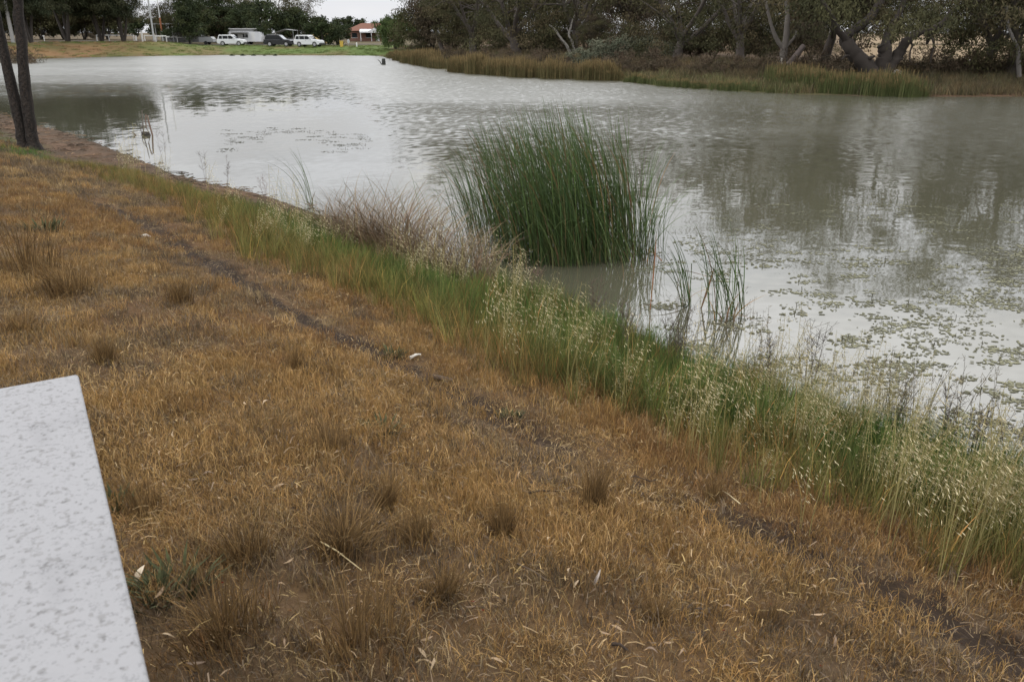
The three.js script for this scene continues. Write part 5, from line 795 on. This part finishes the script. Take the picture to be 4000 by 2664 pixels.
// dry growth under the gums on the far bank
{
  const r = rng(1400), geos = [1, 2, 3].map((k) => tuftGeo(1400 + k, { n: 60, rad: 0.6, h: 0.55, w: 0.03, lean: 0.5 })), lists = geos.map(() => []), up = new THREE.Vector3(0, 1, 0);
  for (let k = 0; k < 5200; k++) { const px = 1560 + 2600 * r(), py = lerp(190, curve([[1560, 236], [2100, 300], [2600, 335], [3300, 372], [4200, 376]], px), Math.pow(r(), 0.8)), [x, z] = spot(px, py, 0.7), L = land(x, z); if (L.wet || L.near || L.df < 0.8) continue; if (x > 14 && L.df > 16 && r() < 0.93) continue; const s = 0.6 + 0.7 * r(), c = tint(pick(r, L.df < 4 && x < 18 ? [[0.11, 0.115, 0.05], [0.13, 0.105, 0.055]] : [[0.125, 0.098, 0.055], [0.10, 0.082, 0.047], [0.15, 0.112, 0.06], [0.09, 0.086, 0.046]]), 0.7 + 0.6 * r()); lists[k % 3].push([new THREE.Matrix4().compose(new THREE.Vector3(x, L.h, z), new THREE.Quaternion().setFromAxisAngle(up, r() * 6.3), new THREE.Vector3(s, s, s)), c]); }
  geos.forEach((g, k) => { const m = shadows(new THREE.InstancedMesh(g, grassMat, lists[k].length)); lists[k].forEach(([M4, c], i) => { m.setMatrixAt(i, M4); m.setColorAt(i, lin(...c)); }); m.name = numbered('bank_grass'); tag(m, 'brown dry grass and sticks under the far gums', 'grass', null, 'stuff'); scene.add(m); });
  const lists2 = geos.map(() => []); for (let k = 0; k < 3800; k++) { const px = -60 + 1580 * r(), py = lerp(166, 224, r()), p = spot(px, py, 0.7), L = land(...p); if (L.wet || L.near || L.df < 0.4 || L.df > 26) continue; const bare = sstep(-52, -66, p[0]), s = 0.3 + 0.35 * r(), c = tint(pick(r, r() < bare * 0.55 ? [[0.22, 0.14, 0.065], [0.17, 0.11, 0.06]] : [[0.11, 0.15, 0.04], [0.13, 0.15, 0.05], [0.09, 0.12, 0.035]]), 0.7 + 0.6 * r()); lists2[k % 3].push([new THREE.Matrix4().compose(new THREE.Vector3(p[0], L.h, p[1]), new THREE.Quaternion().setFromAxisAngle(up, r() * 6.3), new THREE.Vector3(s * 1.6, s * 0.8, s * 1.6)), c]); }
  geos.forEach((g, k) => { const m = shadows(new THREE.InstancedMesh(g, grassMat, lists2[k].length)); lists2[k].forEach(([M4, c], i) => { m.setMatrixAt(i, M4); m.setColorAt(i, lin(...c)); }); m.name = numbered('lawn_grass'); tag(m, 'green lawn grass on the bank below the parked cars', 'grass', null, 'stuff'); scene.add(m); });
}
// ---------------------------------------------------------------- the white picnic table in the foreground
{
  const Y = 2.43, c = spot(302, 1460, Y), dirR = spot(582, 2664, Y), ax = [dirR[0] - c[0], dirR[1] - c[1]], al = Math.hypot(...ax), turn = Math.atan2(ax[0], ax[1]);
  const o = top(new THREE.Group(), 'picnic_table', c[0], height(c[0] - 0.6, c[1] + 0.6), c[1], turn); tag(o, 'spotted white concrete picnic table corner close to the viewer', 'table');
  const y = Y - o.position.y, L = 1.9, W = 0.85, t = 0.055, g = new THREE.BoxGeometry(W, t, L, 1, 1, 1), s = new THREE.Shape(), rr = 0.012; s.moveTo(-W + rr, 0); s.lineTo(-rr, 0); s.quadraticCurveTo(0, 0, 0, -rr); s.lineTo(0, -L + rr); s.quadraticCurveTo(0, -L, -rr, -L); s.lineTo(-W + rr, -L); s.quadraticCurveTo(-W, -L, -W, -L + rr); s.lineTo(-W, -rr); s.quadraticCurveTo(-W, 0, -W + rr, 0);
  const slab = new THREE.ExtrudeGeometry(s, { depth: t - 0.012, bevelEnabled: true, bevelThickness: 0.006, bevelSize: 0.006, bevelOffset: -0.006, bevelSegments: 3 }).rotateX(-Math.PI / 2).scale(1, 1, 1).translate(0, y - t + 0.006, 0);
  const spots = grainTexture(1024, (u, v) => { const a = tileFbm(u, v, 52, 401), b = tileFbm(u, v, 80, 411), e = tileFbm(u, v, 6, 421), w = tileFbm(u, v, 90, 431); let k = 0.9 + 0.07 * (b - 0.5) + 0.05 * (w - 0.5) - 0.32 * sstep(0.54, 0.78, a) * (0.5 + b * 0.5) - 0.2 * sstep(0.58, 0.76, b) - 0.08 * sstep(0.45, 0.75, e); return [k, k * (0.998 - 0.01 * sstep(0.6, 0.7, a)), k * (1.0 - 0.03 * sstep(0.6, 0.72, a))]; });
  const topMat = mat({ color: lin(0.285, 0.285, 0.29), roughness: 0.7, map: spots, bumpMap: spots, bumpScale: 0.0015 });
  { const uv = slab.attributes.uv, p = slab.attributes.position; for (let i = 0; i < uv.count; i++) uv.setXY(i, p.getX(i) / 0.62, p.getZ(i) / 0.62); }
  part(o, 'table_top', slab, topMat);
  for (const a of [0.35, 1.55]) { const l = part(o, 'leg', box(0.5, y - t + 0.05, 0.09, -W / 2, (y - t - 0.05) / 2, a), M.concrete); part(l, 'foot', box(0.66, 0.08, 0.14, -W / 2, 0.03, a), M.concrete); }
}
// sticks and stranded bark along the muddy margin
{
  const r = rng(1500), g = [1, 2, 3].map((k) => { const q = new GB(0.4), rr = rng(1500 + k); for (let n = 0; n < 9; n++) { const x = gauss(rr) * 0.3, z = gauss(rr) * 0.12, a = gauss(rr) * 0.5, l = 0.08 + 0.3 * rr() * rr(), v = 0.6 + 0.8 * rr(); q.tube([[x, 0.006, z], [x + Math.cos(a) * l / 2, 0.012 + 0.01 * rr(), z + Math.sin(a) * l / 2], [x + Math.cos(a) * l, 0.005, z + Math.sin(a) * l]], (t) => 0.007 - 0.003 * t, 4, [0.09 * v, 0.065 * v, 0.046 * v]); } return q.geo(); });
  scatter('shore_debris', g, (x, z, L) => 5 * sstep(0, 0.15, L.dn) * sstep(beach(L.sx) + 0.3, beach(L.sx) - 0.3, L.dn) * sstep(-1.5, -2.5, L.sx), (x, z, L, q) => tint(pick(q, [[1, 1, 1], [1.6, 1.5, 1.4], [0.6, 0.6, 0.6], [2.4, 2.2, 1.9]]), 0.7 + 0.6 * q()), { seed: 11, cell: 0.4, label: 'stranded sticks and bark scraps along the muddy margin', category: 'debris' });
}
renderer.render(scene, camera);
